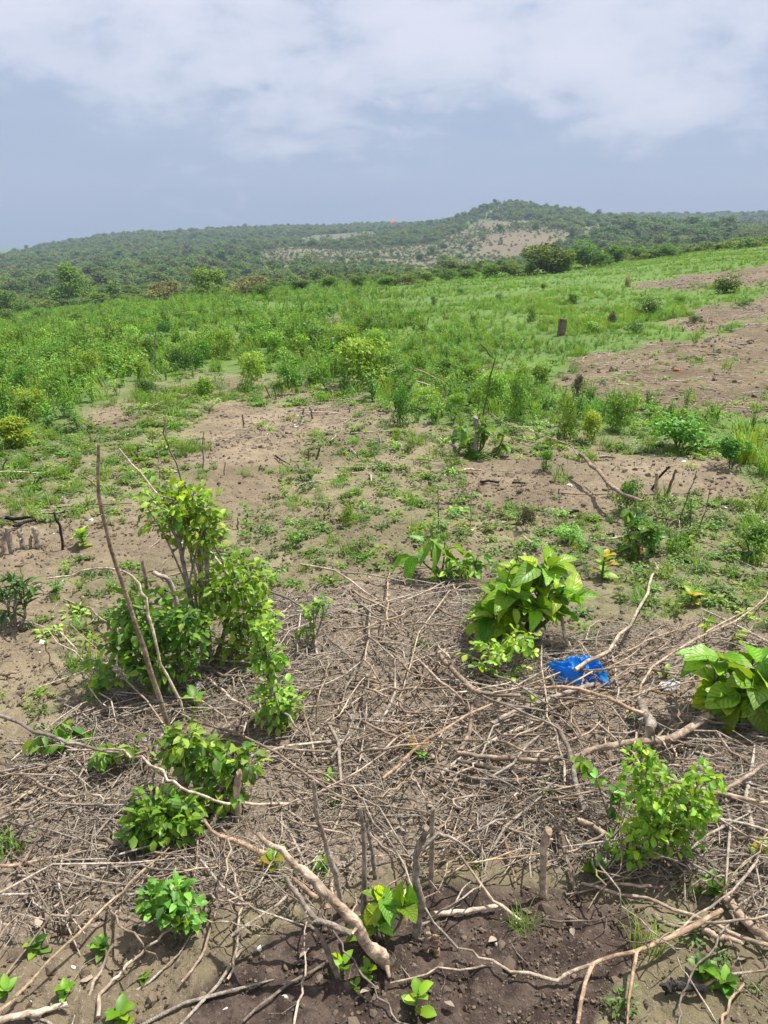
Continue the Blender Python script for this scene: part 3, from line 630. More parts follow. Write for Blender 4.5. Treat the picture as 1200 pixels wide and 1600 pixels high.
# ------------------------------------------------------------------ leafy plants with every leaf a part
SPEC_COL = {'yel': (.245, .44, .028), 'bright': (.17, .36, .028), 'mid': (.12, .27, .026), 'dark': (.072, .175, .026), 'deep': (.040, .10, .026), 'lime': (.29, .46, .035), 'rust': (.30, .19, .09), 'gold': (.42, .34, .04)}
def mixcol(cols, r):
    c = np.array(SPEC_COL[cols[int(r * len(cols)) % len(cols)]]); return c * RNG.uniform(.72, 1.38)
def ptk(base):
    k = gk(*base); return gp(*base), float(k)
def plant(name, label, cat, base, clusters, leaf, leafpx, n, cols, stem_px=5, group=None, twigmat=None, droop=.25, extra=0.0, pairs=False, dy=0.0, up=1.0, fill=0):
    """base: photo point of the foot; clusters: (x, y, rx, ry) leaf masses at the foot's distance, in photo pixels"""
    B, k = ptk(base); k += 0.0; mpp = k / FPX; y0 = B.y + dy
    root = empty(name, B, label, cat, group); Bn = np.array(B)
    wsum = sum(c[2] * c[3] for c in clusters); smat = twigmat or M_BARK
    for ci, (cx, cy, rx, ry) in enumerate(clusters):
        dep = RNG.normal(0, .25) * rx * mpp if len(clusters) > 1 else 0
        C = np.array(at_y(cx, cy, y0 + dep)); a, b = rx * mpp, ry * mpp; rd = a * .75
        nl = max(4, int(n * rx * ry / wsum)); foot = C + np.array((0, 0, -b * .9)); top = C + np.array((0, 0, b * .3))
        foot = foot * .7 + (Bn + (C - Bn) * .4) * .3
        bb = Bn + np.array((RNG.normal(0, .012), RNG.normal(0, .012), -.02))
        path = smooth_path([bb, bb + (foot - bb) * .5 + np.array((RNG.normal(0, .1) * a, 0, .08 * b)), foot, top], 4)
        mb = MB(); tube(mb, path - Bn, np.linspace(stem_px * .5, stem_px * .2, len(path)) * mpp, 6, .1, 0)
        link('stem', mb.mesh('stem', [smat]), root)
        nt_ = max(3, nl // (10 if pairs else 7)); per = max(2, nl // nt_); tb = MB()
        for t in range(nt_):
            u = unit(RNG.normal(0, 1, 3)); u[2] = u[2] * .8 + .25 * up; tgt = C + unit(u) * np.array((a, rd, b)) * RNG.uniform(.6, 1.0) ** .6
            s0 = path[min(len(path) - 1, int(len(path) * RNG.uniform(.45, .98)))]
            tp = smooth_path([s0, (s0 + tgt) * .5 + np.array((0, 0, .18 * b)), tgt + np.array((0, 0, -droop * b * .4))], 5)
            tube(tb, tp - Bn, np.linspace(stem_px * .2, stem_px * .09, len(tp)) * mpp, 4, .05, 0)
            L = len(tp) - 1
            for q in range(per):
                f = .25 + .75 * (q + RNG.uniform(0, .8)) / per; f = min(f, .995) * L; i = min(int(f), L - 1); P = tp[i] + (tp[i + 1] - tp[i]) * (f - i)
                td = unit(tp[i + 1] - tp[i]); side = unit(np.cross(td, (0, 0, 1)) + 1e-6) * (1 if q % 2 else -1)
                D = unit(td * .55 + side * .85 + np.array((0, 0, -droop)) + RNG.normal(0, .22, 3)); Nn = unit(np.array((.12, -.10, 1)) + RNG.normal(0, .32, 3))
                if q == per - 1: D = unit(td + np.array((0, 0, -droop * .5)) + RNG.normal(0, .15, 3))
                sz = leafpx * (.86 if leafpx < 40 else 1) * mpp * RNG.uniform(.5, 1.15) * (1.05 - .25 * f / L)
                link('leaf', LEAVES[leaf][RNG.integers(0, 3)], root, None, leaf_frame(P - Bn, D, Nn, sz), mixcol(cols, RNG.random()))
        link('twig', tb.mesh('twig', [smat if not pairs else M_GREENSTEM]), root)
    if fill:                                   # the rest of a very full crown, beyond the leaves parted one by one
        mb = MB()
        for (cx, cy, rx, ry) in clusters:
            nl = int(fill * rx * ry / wsum); C = np.array(at_y(cx, cy, y0)) - Bn; u = unit(RNG.normal(0, 1, (nl, 3))); rr = RNG.random(nl)[:, None] ** .45
            P = C + u * rr * np.array((rx, rx * .75, ry)) * mpp; D = unit(u + RNG.normal(0, .6, (nl, 3)) - np.array((0, 0, droop))); Nn = unit(np.array((0, 0, 1.)) + RNG.normal(0, .4, (nl, 3))); s = leafpx * mpp * RNG.uniform(.45, .85, nl)
            leaf_cards(mb, P, D, Nn, s, s * .6, np.array([mixcol(cols, RNG.random()) for _ in range(nl)]))
        link('foliage', mb.mesh('foliage', [M_LEAF]), root)['kind'] = 'stuff'
    return root
def seedling(name, label, base, n, leaf, leafpx, hpx, cols, group=None, spread=1.0, cat='seedling'):
    """a short stem with a whorl of big leaves"""
    B, k = ptk(base); mpp = k / FPX; root = empty(name, B, label, cat, group); h = hpx * mpp
    mb = MB(); lean = RNG.normal(0, .1, 2) * h; P = smooth_path([(0, 0, -.02), (lean[0] * .4, lean[1] * .4, h * .5), (lean[0], lean[1], h)], 3); tube(mb, P, np.linspace(2.2, 1.2, len(P)) * mpp, 5, .05)
    link('stem', mb.mesh('stem', [M_GREENSTEM]), root)
    for q in range(n):
        a = 2.4 * q + RNG.uniform(-.3, .3); f = (q + .5) / n; p = P[min(len(P) - 1, int((.25 + .75 * f) * (len(P) - 1)))]
        D = np.array((math.cos(a), math.sin(a), .25 + 1.0 * f)) * np.array((spread, spread, 1)); Nn = unit(np.array((-math.cos(a) * .5, -math.sin(a) * .5, 1.0)) + RNG.normal(0, .15, 3))
        link('leaf', LEAVES[leaf][RNG.integers(0, 2)], root, None, leaf_frame(p, D, Nn, leafpx * mpp * RNG.uniform(.7, 1.1)), mixcol(cols, RNG.random()))
    return root

SH = 'shrub'
plant('coppice_shrub', 'tall pale-green coppiced shrub with a separate rounded upper crown of small leaves', SH, (325, 1048), [(272, 795, 56, 46), (305, 800, 40, 42), (322, 835, 30, 30), (365, 905, 58, 36), (385, 960, 48, 42), (322, 930, 40, 30), (372, 1012, 46, 28)], 'obovate', 20, 300, ('bright', 'bright', 'mid', 'yel', 'mid', 'dark'), 9, fill=1300)
plant('dark_shrub', 'dark green leafy shrub at the foot of the coppiced shrub', SH, (262, 1085), [(228, 965, 56, 48), (252, 1028, 64, 46), (292, 985, 38, 42), (196, 1005, 36, 34)], 'ovate', 22, 290, ('mid', 'dark', 'mid', 'bright', 'dark'), 7, fill=700)
plant('small_bush', 'small light-green bush arched over by thin pale twigs', SH, (152, 1100), [(152, 1048, 36, 32), (140, 1075, 24, 18)], 'obovate', 21, 100, ('bright', 'mid', 'mid', 'yel'), 4)
plant('leafy_sapling', 'leafy sapling with a dense low mop of bright leaves beside the coppiced shrub', SH, (432, 1140), [(432, 1098, 42, 40), (420, 1030, 24, 36), (412, 985, 20, 26)], 'obovate', 20, 210, ('bright', 'mid', 'mid', 'yel'), 5, fill=260)
plant('slender_sapling', 'slender sapling with loose drooping small leaves at the edge of the brush', SH, (488, 1015), [(490, 955, 26, 20), (478, 985, 20, 16), (508, 940, 14, 10)], 'obovate', 18, 85, ('bright', 'mid', 'mid'), 4)
plant('stump_regrowth', 'upright green regrowth around two short pale cut stumps', SH, (318, 1258), [(290, 1150, 40, 22), (320, 1185, 44, 34), (375, 1190, 32, 26), (345, 1235, 44, 26), (265, 1180, 22, 24)], 'ovate', 27, 235, ('mid', 'mid', 'bright', 'dark'), 6, fill=300)
plant('round_bush', 'compact rounded bush of toothed leaves in front of the cut stumps', SH, (250, 1322), [(252, 1272, 62, 40), (222, 1290, 38, 28), (280, 1290, 34, 24)], 'ovate', 28, 260, ('mid', 'mid', 'bright', 'dark'), 6, fill=260)
plant('nettle_bush', 'small dense bush of toothed bright leaves on trampled soil', SH, (268, 1458), [(262, 1402, 42, 30), (285, 1428, 34, 22), (240, 1415, 22, 20)], 'ovate', 25, 230, ('bright', 'mid', 'bright', 'mid', 'dark'), 5, fill=160)
plant('broadleaf_shrub', 'bushy shrub of large glossy veined lime-green leaves by the blue bag', SH, (815, 1005), [(790, 925, 56, 44), (845, 905, 46, 36), (770, 965, 36, 26), (830, 960, 50, 34), (880, 925, 26, 30)], 'broad', 56, 190, ('bright', 'yel', 'bright', 'yel', 'mid'), 8, droop=.12, twigmat=M_GREENSTEM)
plant('yellow_undershrub', 'low yellow-green small-leaved shrub below the large glossy shrub', SH, (775, 1060), [(762, 1020, 46, 24), (815, 1005, 40, 30), (790, 1045, 36, 16)], 'obovate', 18, 240, ('lime', 'yel', 'bright', 'yel'), 4)
plant('drooping_seedling', 'lone sapling with long drooping glossy leaves on a thin bent stem', SH, (690, 905), [(655, 862, 22, 14), (695, 852, 28, 14), (675, 842, 26, 8)], 'broad', 50, 20, ('bright', 'mid', 'bright'), 4, droop=.85, twigmat=M_GREENSTEM)
plant('leafy_herb', 'bushy green herb behind the large glossy shrub', 'herb', (722, 918), [(722, 888, 40, 22), (745, 875, 26, 16), (695, 895, 22, 12)], 'oval', 20, 150, ('bright', 'mid', 'mid'), 3, twigmat=M_GREENSTEM)
plant('large_leaf_plant', 'tall plant with very large wavy glossy green leaves beside the thick branch', SH, (1150, 1130), [(1115, 1030, 34, 30), (1145, 1080, 46, 30), (1175, 1040, 36, 40), (1190, 1085, 40, 30), (1120, 1088, 30, 22)], 'wide', 64, 92, ('bright', 'bright', 'mid', 'yel'), 8, droop=.18, twigmat=M_GREENSTEM)
plant('young_shoot', 'yellowish young shoot with small tender leaves above the very large leaves', SH, (1112, 1010), [(1100, 972, 16, 18), (1150, 990, 16, 14)], 'oval', 20, 18, ('lime', 'yel'), 3, twigmat=M_GREENSTEM)
plant('compound_leaf_shrub', 'bright shrub with long sprays of paired round leaflets near the lying branches', SH, (1025, 1350), [(1000, 1195, 26, 40), (1035, 1235, 46, 40), (1075, 1260, 44, 34), (1020, 1285, 52, 36), (1050, 1300, 44, 34), (985, 1322, 34, 26), (1095, 1215, 34, 18)], 'obovate', 21, 300, ('bright', 'yel', 'bright', 'mid', 'lime'), 6, pairs=True, droop=.45, twigmat=M_BARK, fill=650)
plant('arching_shoot', 'arching shoot of paired dark leaflets leaning over the brush pile', SH, (968, 1290), [(925, 1188, 24, 16), (952, 1225, 18, 22), (968, 1255, 24, 18)], 'obovate', 25, 72, ('mid', 'dark', 'bright'), 4, pairs=True, droop=.3)
plant('leaning_branch', 'fallen branch still bearing drooping green leaves over the brush', 'branch', (195, 1195), [(62, 1140, 44, 20), (110, 1160, 46, 30), (165, 1160, 44, 22), (205, 1165, 22, 16)], 'oval', 33, 140, ('mid', 'dark', 'bright', 'mid'), 5, droop=.75, up=-.3)
plant('lanceleaf_plant', 'dark plant with stiff narrow upright leaves on bare soil', SH, (28, 975), [(38, 925, 26, 30), (10, 945, 34, 26), (22, 905, 18, 14)], 'lance', 36, 140, ('deep', 'dark', 'deep', 'dark'), 6, droop=-.35)
plant('glossy_sprout', 'clump of upright rounded glossy leaves growing from the thick coppice stump', SH, (598, 1478), [(600, 1405, 26, 22), (596, 1450, 22, 14), (632, 1420, 14, 22), (585, 1415, 14, 18)], 'wide', 48, 17, ('bright', 'yel', 'bright', 'mid'), 5, droop=-.3, twigmat=M_GREENSTEM)
seedling('broad_seedling', 'isolated seedling with rounded bright leaves on dark bare soil', (650, 1578), 9, 'obovate', 32, 38, ('bright', 'yel', 'bright'))
seedling('seedling', 'yellow-tipped seedling at the foot of the dark leaning stub', (536, 1520), 5, 'oval', 26, 24, ('yel', 'bright'))
seedling('seedling', 'pair-leaved seedling against the base of the thick coppice branch', (575, 1535), 7, 'oval', 22, 26, ('bright', 'mid', 'yel'))
seedling('seedling', 'flat rounded seedling on the dark soil below the thick coppice branch', (556, 1545), 5, 'obovate', 16, 7, ('mid', 'bright'))
seedling('sprout', 'yellow and green sprout under the fork of the coppice branches', (425, 1362), 7, 'wide', 34, 26, ('bright', 'mid', 'gold'))
seedling('sprout', 'low leafy sprout between the upright and leaning coppice stems', (500, 1372), 10, 'oval', 26, 24, ('mid', 'bright', 'dark'))
seedling('sprout', 'small sprout alone in the straw beyond the coppice stump', (520, 1228), 8, 'oval', 18, 22, ('bright', 'yel'))
seedling('sprout', 'gold-tipped leaves poking from the brush by the edge branch', (1188, 1345), 5, 'wide', 32, 26, ('lime', 'gold'))
seedling('sprout', 'leafy sprout at the mossy foot of the long pale twig', (1040, 1062), 5, 'oval', 22, 18, ('mid', 'bright'))
for k, (x, y, n, lp, h, c, lb) in enumerate((
    (1100, 1530, 16, 30, 26, ('mid', 'dark'), 'spreading dull-green herb beside the charred log'), (1130, 1545, 14, 30, 20, ('mid', 'dark'), 'grey-green herb with pointed leaves behind the charred log'),
    (1115, 1400, 14, 30, 22, ('mid', 'dark'), 'leafy herb between two thick lying branches'), (930, 1370, 12, 28, 20, ('dark', 'mid'), 'dark narrow-leaved herb by the upright weathered stub'),
    (190, 1597, 9, 32, 20, ('mid', 'mid', 'bright'), 'green herb with long leaves under a forked dry twig'), (102, 1555, 8, 22, 16, ('mid', 'bright'), 'young herb beside the long straw-coloured cane'),
    (55, 1485, 10, 24, 16, ('dark', 'mid'), 'ragged dull herb on bare soil near the rotten wood'), (160, 1490, 10, 24, 20, ('mid', 'dark'), 'narrow upright herb beside split pale wood'),
    (12, 1555, 7, 24, 14, ('mid', 'bright'), 'herb sprouting near the thick pale log end'), (225, 1535, 6, 16, 10, ('bright', 'mid'), 'tiny bright herb among forked dry twigs'),
    (940, 905, 12, 26, 44, ('yel', 'bright', 'gold'), 'thin yellowing stem with a few leaves in the grass'), (1080, 945, 8, 26, 20, ('gold', 'bright'), 'yellowing herb with curled leaves in sparse grass'),
    (650, 1180, 7, 26, 16, ('bright', 'gold'), 'yellow-green sprig lying across the brush pile'), (835, 1110, 7, 18, 18, ('lime', 'yel'), 'small lime sprig under the crossing branches'),
    (300, 1110, 8, 32, 24, ('bright', 'mid'), 'fresh pointed sprout at the foot of the dark green shrub'), (130, 855, 12, 20, 26, ('yel', 'bright'), 'yellowish herb beside the thin charred stake'))):
    seedling('herb', lb, (x, y), n, 'ovate' if k % 2 else 'oval', lp, h, c, None, 1.2, 'herb')

LAND = {'near': [('the blue bag', 905, 1042), ('the large glossy shrub', 815, 940), ('the coppiced shrub', 340, 980), ('the compound-leaf shrub', 1040, 1270), ('the very large leaves', 1150, 1060), ('the compact rounded bush', 250, 1280), ('the fallen leafy branch', 110, 1155), ('the thick coppice stump', 600, 1440), ('the small dense bush', 268, 1420), ('the weathered upright stub', 850, 1350), ('the stump regrowth', 340, 1200), ('the thickest curving branch', 800, 1186), ('the leafy sapling', 440, 1090), ('the sawn log end', 1015, 1135), ('the long grey pole', 1100, 1430), ('the twisted stump', 660, 1340), ('the bent grey branch', 720, 1065), ('the open straw', 570, 1130), ('the dark narrow-leaved plant', 25, 940)],
 'soil': [('the cut stumps', 35, 850), ('the dark narrow-leaved plant', 25, 940), ('the upper coppice crown', 285, 790), ('the drooping glossy sapling', 675, 860), ('the stump shrub', 745, 690), ('the arching bare branch', 930, 740), ('the leafy shrub by burnt stubs', 1000, 840), ('the low spreading bush', 1170, 850), ('the slim upright bush', 630, 650), ('the paired burnt stubs', 488, 715), ('the single bushy seedling', 545, 810), ('the yellow edge bush', 320, 615), ('the wide dense mound', 1060, 690), ('the large glossy shrub', 830, 930), ('the charcoal lump', 898, 798), ('the thin dark stalk', 685, 795), ('the yellow bush at the weed mass', 30, 680), ('the charred stake', 95, 830), ('the thin grey pole', 240, 600)],
 'field': [('the brown marker post', 877, 510), ('the worn dirt track', 525, 505), ('the broad bright thicket', 565, 580), ('the yellow edge bush', 320, 615), ('the light green young tree', 120, 470), ('the round green valley bush', 330, 455), ('the cleared plot', 950, 560), ('the upper bare strip', 1100, 440), ('the thin grey pole', 240, 550), ('the yellow bush at the weed mass', 20, 660), ('the tall bright clump', 395, 580), ('the two bleached twigs', 670, 600)]}
def near_to(kind, x, y): return min(LAND[kind], key=lambda l: (l[1] - x) ** 2 + (1.5 * (l[2] - y)) ** 2)[0]
TW = {'mid': 'mid-green', 'bright': 'bright', 'dark': 'dark', 'yel': 'yellowish', 'grey': 'greyish', 'green': 'green'}
# ------------------------------------------------------------------ nearer bushes of the middle ground: leaves too small to part, one crown each
def shrub_copy_mesh(i): return MIDB[i % len(MIDB)]
MIDB = {k: [(crown_mesh('crown', l, int(n * 2.4), .068, .042, c, True, M_LEAF, 0.0, .45), stems_mesh('stem', 4, .7, .22, .012, M_GREENSTEM)) for l, n in ((9, 520), (7, 440), (11, 560))]
        for k, c in (('mid', G_MID), ('bright', G_BRIGHT), ('dark', G_DARK), ('yel', G_YEL), ('grey', G_GREY))}
HB = {k: [crown_mesh('crown', l, 1500, .075, .030, c, True, M_LEAF, 0.0, .7, .35) for l in (16, 20)] for k, c in (('mid', G_MID), ('bright', G_BRIGHT), ('dark', G_DARK), ('yel', G_YEL))}
GR = {k: [grass_mesh('blades', 90, 1.0, .5, c, .012, .7) for _ in range(2)] for k, c in (('mid', G_MID), ('bright', G_BRIGHT), ('grey', (.22, .24, .13)))}
_bi = [0]
def bush(kind, tone, x, base, w_, h_, label, cat='bush', group=None, name=None):
    B, k = ptk((x, base)); mpp = k / FPX; _bi[0] += 1; i = _bi[0]
    root = empty(name or {'c': 'bush', 'h': 'weed_clump', 'g': 'grass_clump'}[kind], B, label, cat, group); root.rotation_euler = (0, 0, RNG.uniform(0, 6.28))
    W = w_ * mpp; H = h_ * mpp * 1.05; root.scale = (W, W, H)
    if kind == 'c':
        c, s = MIDB[tone][i % 3]; link('crown', c, root); link('stem', s, root)
    elif kind == 'h': link('crown', HB[tone][i % 2], root)
    else: link('blades', GR[tone][i % 2], root)
    return root
WG = 'weed clumps standing out of the field'
for a in (
 ('c', 'yel', 320, 622, 52, 36, 'yellow-green round bush at the edge of the bare soil'), ('c', 'yel', 18, 700, 84, 50, 'yellow-green bush below a darker weed mass at the field edge'),
 ('h', 'dark', 228, 614, 42, 24, 'dark low weed clump beside the thin leaning pole'), ('h', 'bright', 395, 608, 52, 62, 'tall bright weed clump overlooking two short burnt stubs'),
 ('c', 'dark', 495, 550, 50, 42, 'dark rounded bush beside the worn dirt track'), ('h', 'bright', 565, 608, 110, 86, 'broad bright weed thicket where the bare soil ends'),
 ('h', 'mid', 630, 668, 40, 64, 'slim upright bush standing alone on the bare soil'), ('h', 'bright', 770, 636, 64, 62, 'bushy weeds behind the broad-leaved stump shrub'),
 ('h', 'mid', 812, 658, 52, 84, 'tall weed clump at the corner of the cleared plot'), ('h', 'mid', 885, 692, 46, 74, 'upright weeds beside the yellow bush by the cleared plot'),
 ('c', 'yel', 925, 692, 46, 52, 'small yellow bush at the edge of the cleared plot'), ('c', 'yel', 815, 636, 44, 30, 'yellow-topped bush among tall weeds'),
 ('c', 'bright', 850, 737, 34, 40, 'little glossy round bush on bare soil under the arching branch'), ('c', 'bright', 1060, 704, 118, 62, 'wide dense mound of bright small leaves by the cleared plot'),
 ('h', 'mid', 968, 676, 52, 62, 'loose weed clump between the yellow bush and the wide mound'), ('c', 'mid', 1142, 732, 74, 52, 'leafy mound in front of long arching grass'),
 ('g', 'bright', 1165, 722, 90, 82, 'long arching grass clump behind the leafy mound'), ('g', 'bright', 1195, 742, 50, 60, 'coarse grass clump beside the leafy mound'),
 ('c', 'mid', 1172, 868, 78, 52, 'low spreading bush in the sparse grass'), ('c', 'grey', 822, 830, 30, 46, 'dry brownish wispy weed on bare soil'),
 ('h', 'bright', 545, 822, 30, 36, 'single bushy seedling on open bare soil'), ('c', 'grey', 900, 622, 26, 42, 'withered grey-green bush on the cleared plot'),
 ('h', 'bright', 668, 640, 54, 36, 'weed clump beneath two bleached leaning twigs'), ('h', 'yel', 716, 640, 40, 34, 'yellowish weed clump beside the bleached twigs'),
 ('c', 'dark', 1010, 492, 54, 38, 'dark broad-leaved bush in the rising grass field'), ('c', 'grey', 955, 510, 20, 26, 'small grey bush near the brown marker post'),
 ('c', 'dark', 1132, 458, 50, 34, 'dark leafy bush on the upper bare strip'), ('g', 'grey', 980, 448, 20, 26, 'pale silvery grass tuft beside the upper bare strip'),
 ('c', 'dark', 677, 478, 14, 18, 'small dark shrub alone in the grass field'), ('c', 'mid', 1000, 862, 72, 62, 'leafy shrub growing under the end of the arching branch'),
 ('h', 'mid', 985, 800, 46, 56, 'upright leaves above the leafy shrub by the burnt stubs'), ('c', 'mid', 895, 474, 32, 20, 'low broad-leaved bush in the grass field'),
 ('h', 'bright', 620, 690, 18, 22, 'tiny bright sprout on bare soil beside the slim upright bush'), ('h', 'yel', 500, 628, 26, 20, 'pale yellow sprout beyond the two burnt stubs'),
 ('c', 'bright', 890, 850, 60, 34, 'low tangle of bright weeds on bare soil near dry stalks'), ('h', 'mid', 640, 708, 22, 22, 'small weed on the bare soil near the stump shrub')):
    bush(*a)
for i, (x, y, ww, hh, t) in enumerate(((67, 528, 20, 22, 'dark'), (40, 534, 24, 24, 'dark'), (12, 540, 30, 28, 'mid'), (120, 508, 30, 20, 'dark'), (172, 556, 18, 42, 'dark'), (180, 584, 36, 30, 'bright'), (140, 594, 44, 46, 'bright'),
    (50, 655, 60, 52, 'bright'), (88, 628, 46, 46, 'mid'), (35, 612, 44, 42, 'mid'), (283, 584, 46, 44, 'dark'), (312, 578, 48, 46, 'mid'), (425, 566, 52, 52, 'bright'), (455, 604, 44, 36, 'mid'), (350, 560, 50, 46, 'bright'),
    (240, 560, 40, 34, 'mid'), (205, 540, 38, 32, 'bright'), (95, 575, 40, 36, 'bright'), (20, 575, 50, 42, 'mid'), (150, 540, 34, 28, 'mid'), (470, 560, 40, 40, 'bright'), (540, 560, 60, 56, 'bright'), (610, 590, 46, 50, 'mid'), (585, 555, 44, 44, 'bright'),
    (690, 600, 44, 40, 'mid'), (735, 605, 40, 38, 'bright'), (648, 580, 40, 32, 'bright'), (720, 570, 36, 26, 'mid'), (845, 600, 40, 34, 'bright'), (815, 590, 34, 28, 'mid'), (260, 525, 32, 26, 'dark'), (330, 530, 36, 24, 'mid'),
    (400, 530, 36, 28, 'bright'), (440, 520, 30, 24, 'mid'), (230, 505, 28, 20, 'mid'), (300, 505, 30, 20, 'bright'), (370, 500, 30, 18, 'mid'), (570, 520, 34, 28, 'mid'), (560, 500, 26, 20, 'dark'), (615, 510, 26, 20, 'mid'),
    (660, 520, 26, 18, 'mid'), (830, 505, 22, 26, 'mid'), (740, 510, 22, 18, 'bright'), (790, 540, 26, 20, 'mid'), (925, 520, 32, 18, 'mid'), (990, 520, 40, 18, 'dark'), (1060, 475, 26, 16, 'mid'), (780, 470, 18, 12, 'dark'),
    (850, 455, 18, 12, 'mid'), (720, 460, 16, 10, 'dark'), (60, 500, 30, 20, 'mid'), (15, 505, 36, 24, 'dark'), (180, 510, 28, 20, 'mid'), (1165, 480, 30, 16, 'mid'), (1085, 505, 24, 14, 'dark'))):
    bush('h' if i % 4 else 'c', t, x, y, ww, hh, TW[t] + (' tall' if hh > 40 else ' low' if hh < 24 else '') + ' weed clump in the field near ' + near_to('field', x, y), 'weed clump', WG, 'weed_clump')
# small weeds that can be told apart on the bare soil
SW = 'small weeds on the bare soil'
cand = [(RNG.uniform(-20, 1220), RNG.uniform(640, 1010)) for _ in range(2600)]; kept = []
for (x, y) in cand:
    P = gp(x, y); q = masks(np.array([P.x]), np.array([P.y]), np.array([P.z])); v, wd, lt = q[0][0], q[1][0], q[3][0]
    if RNG.random() > wd * 1.1 * (1 - lt) * (1 - v): continue
    if any((x - a) ** 2 + ((y - b) * 1.6) ** 2 < 24 ** 2 for a, b in kept): continue
    kept.append((x, y))
    if len(kept) >= 190: break
for i, (x, y) in enumerate(kept):
    B, k = ptk((x, y)); o = link('small_weed', (ROSETTES + [HERBS[3], HERBS[1]])[RNG.choice(6, p=(.24, .24, .14, .22, .08, .08))], None, B)
    s = RNG.uniform(.9, 2.0) * (.55 + .09 * k); 
    if o.data in (HERBS[3], HERBS[1]): s *= .3
    o.scale = (s, s, s * RNG.uniform(.7, 1)); o.rotation_euler = (RNG.normal(0, .1), RNG.normal(0, .1), RNG.uniform(0, 6.28))
    tag(o, ('flat' if s < .9 else 'low' if s < 1.5 else 'wider') + ' small weed on the bare soil near ' + near_to('soil', x, y), 'weed', SW)
# broad-leaved shrub on its stump (middle ground)
plant('stump_shrub', 'broad-leaved shrub sprouting round a weathered grey stump in the clearing', SH, (742, 714), [(718, 668, 20, 18), (760, 672, 22, 24), (735, 692, 30, 20), (785, 690, 26, 14)], 'wide', 26, 75, ('bright', 'yel', 'mid', 'dark'), 5, droop=.4, twigmat=M_GREENSTEM)
plant('young_leaf_shrub', 'shrub with young lime leaves and orange dead leaves under the arching branch', SH, (1000, 872), [(985, 800, 26, 22), (1005, 835, 34, 28), (990, 850, 26, 16)], 'wide', 22, 95, ('bright', 'mid', 'mid', 'dark', 'mid', 'rust'), 5, droop=.4, twigmat=M_GREENSTEM)
# ------------------------------------------------------------------ sticks, branches, stumps
TONE = {'tan': (1.1, 1.0, .9), 'pale': (1.35, 1.28, 1.18), 'grey': (.92, .92, .93), 'dark': (.55, .52, .50), 'orange': (1.25, 1.02, .84), 'straw': (1.25, 1.12, .9), 'green': (.8, .95, .5)}
def stick(name, label, pts, w0, w1, tone='tan', hs=None, up=False, cat='stick', group=None, mat=None, forks=(), cut=True, dy=0.0, sides=None):
    """pts in photo pixels; hs = height of each point over the ground there (m); up: the whole stick stands at its first point's distance"""
    B, k = ptk(pts[0]); mpp = k / FPX; W = []
    if up:
        n = len(pts); run = np.concatenate([[0], np.cumsum([math.hypot(pts[i + 1][0] - pts[i][0], pts[i + 1][1] - pts[i][1]) for i in range(n - 1)])]); run = run / run[-1]
        W = [np.array(at_y(x, y, B.y + dy * t)) for (x, y), t in zip(pts, run)]; W[0] = W[0] + np.array((0, 0, -.03))
    else:
        for i, (x, y) in enumerate(pts):
            h = (hs[i] if hs is not None else 0.012) + w0 * .4 * mpp; W.append(np.array(gp(x, y, h)))
    w0 *= .74; w1 *= .70
    Bn = W[0].copy(); path = smooth_path(W, 8 if w0 > 10 else 4); L = np.linalg.norm(np.diff(path, axis=0), axis=1).sum()
    if w0 <= 7:                       # thin dry wood runs straight and kinks
        path = np.concatenate([[W[i] + (W[i + 1] - W[i]) * t for t in (0, .3, .62)] for i in range(len(W) - 1)] + [[W[-1]]]); kk = RNG.normal(0, 1, path.shape) * (.0022 + .0042 * L); kk[0] = 0; path = path + kk * np.array((1, 1, .5))
    j = np.stack([np.convolve(RNG.normal(0, 1, len(path) + 4), np.ones(5) / 3, 'valid') for _ in range(3)], -1) * (.0012 + .09 * w0 * mpp); j[0] = 0; path = path + j
    if not up: path[:, 2] = np.maximum(path[:, 2], hz(path[:, 0], path[:, 1]) + w1 * .3 * mpp)
    r = np.linspace(w0, w1, len(path)) * .5 * mpp * (1 + np.convolve(RNG.normal(0, .16 if w0 > 10 else .08, len(path) + 4), np.ones(5) / 5, 'valid')); mb = MB()
    sd = sides or (9 if w0 > 11 else 7 if w0 > 6 else 5); tube(mb, path - Bn, r, sd, (.10 if w0 > 8 else .08), 1 if (cut and w0 > 5) else 0)
    for q in range(len(forks) if forks else 0):
        f, fx, fy, fw = forks[q]; i = int(f * (len(path) - 1)); s0 = path[i]; e = np.array(at_y(fx, fy, s0[1])) if up else np.array(gp(fx, fy, .03))
        fp = smooth_path([s0, (s0 + e) * .5 + RNG.normal(0, .012, 3), e], 4); tube(mb, fp - Bn, np.linspace(fw, fw * .45, len(fp)) * .5 * mpp, 5, .06, 0)
    for q in range(int(3 if w0 > 7 else 0)):          # knots and snapped side twigs
        i = RNG.integers(1, len(path) - 1); d = unit(RNG.normal(0, 1, 3) + np.array((0, 0, .5))); e = path[i] + d * r[i] * RNG.uniform(1.6, 3.2)
        tube(mb, np.array([path[i], (path[i] + e) * .5, e]) - Bn, np.array((.5, .38, .22)) * r[i], 5, .1, 1)
    m = mb.mesh(name, [mat or M_BARK, M_CUT if mat is None else mat]); o = link(name, m, None, Vector(Bn), None, TONE[tone]); tag(o, label, cat, group); return o
st = stick
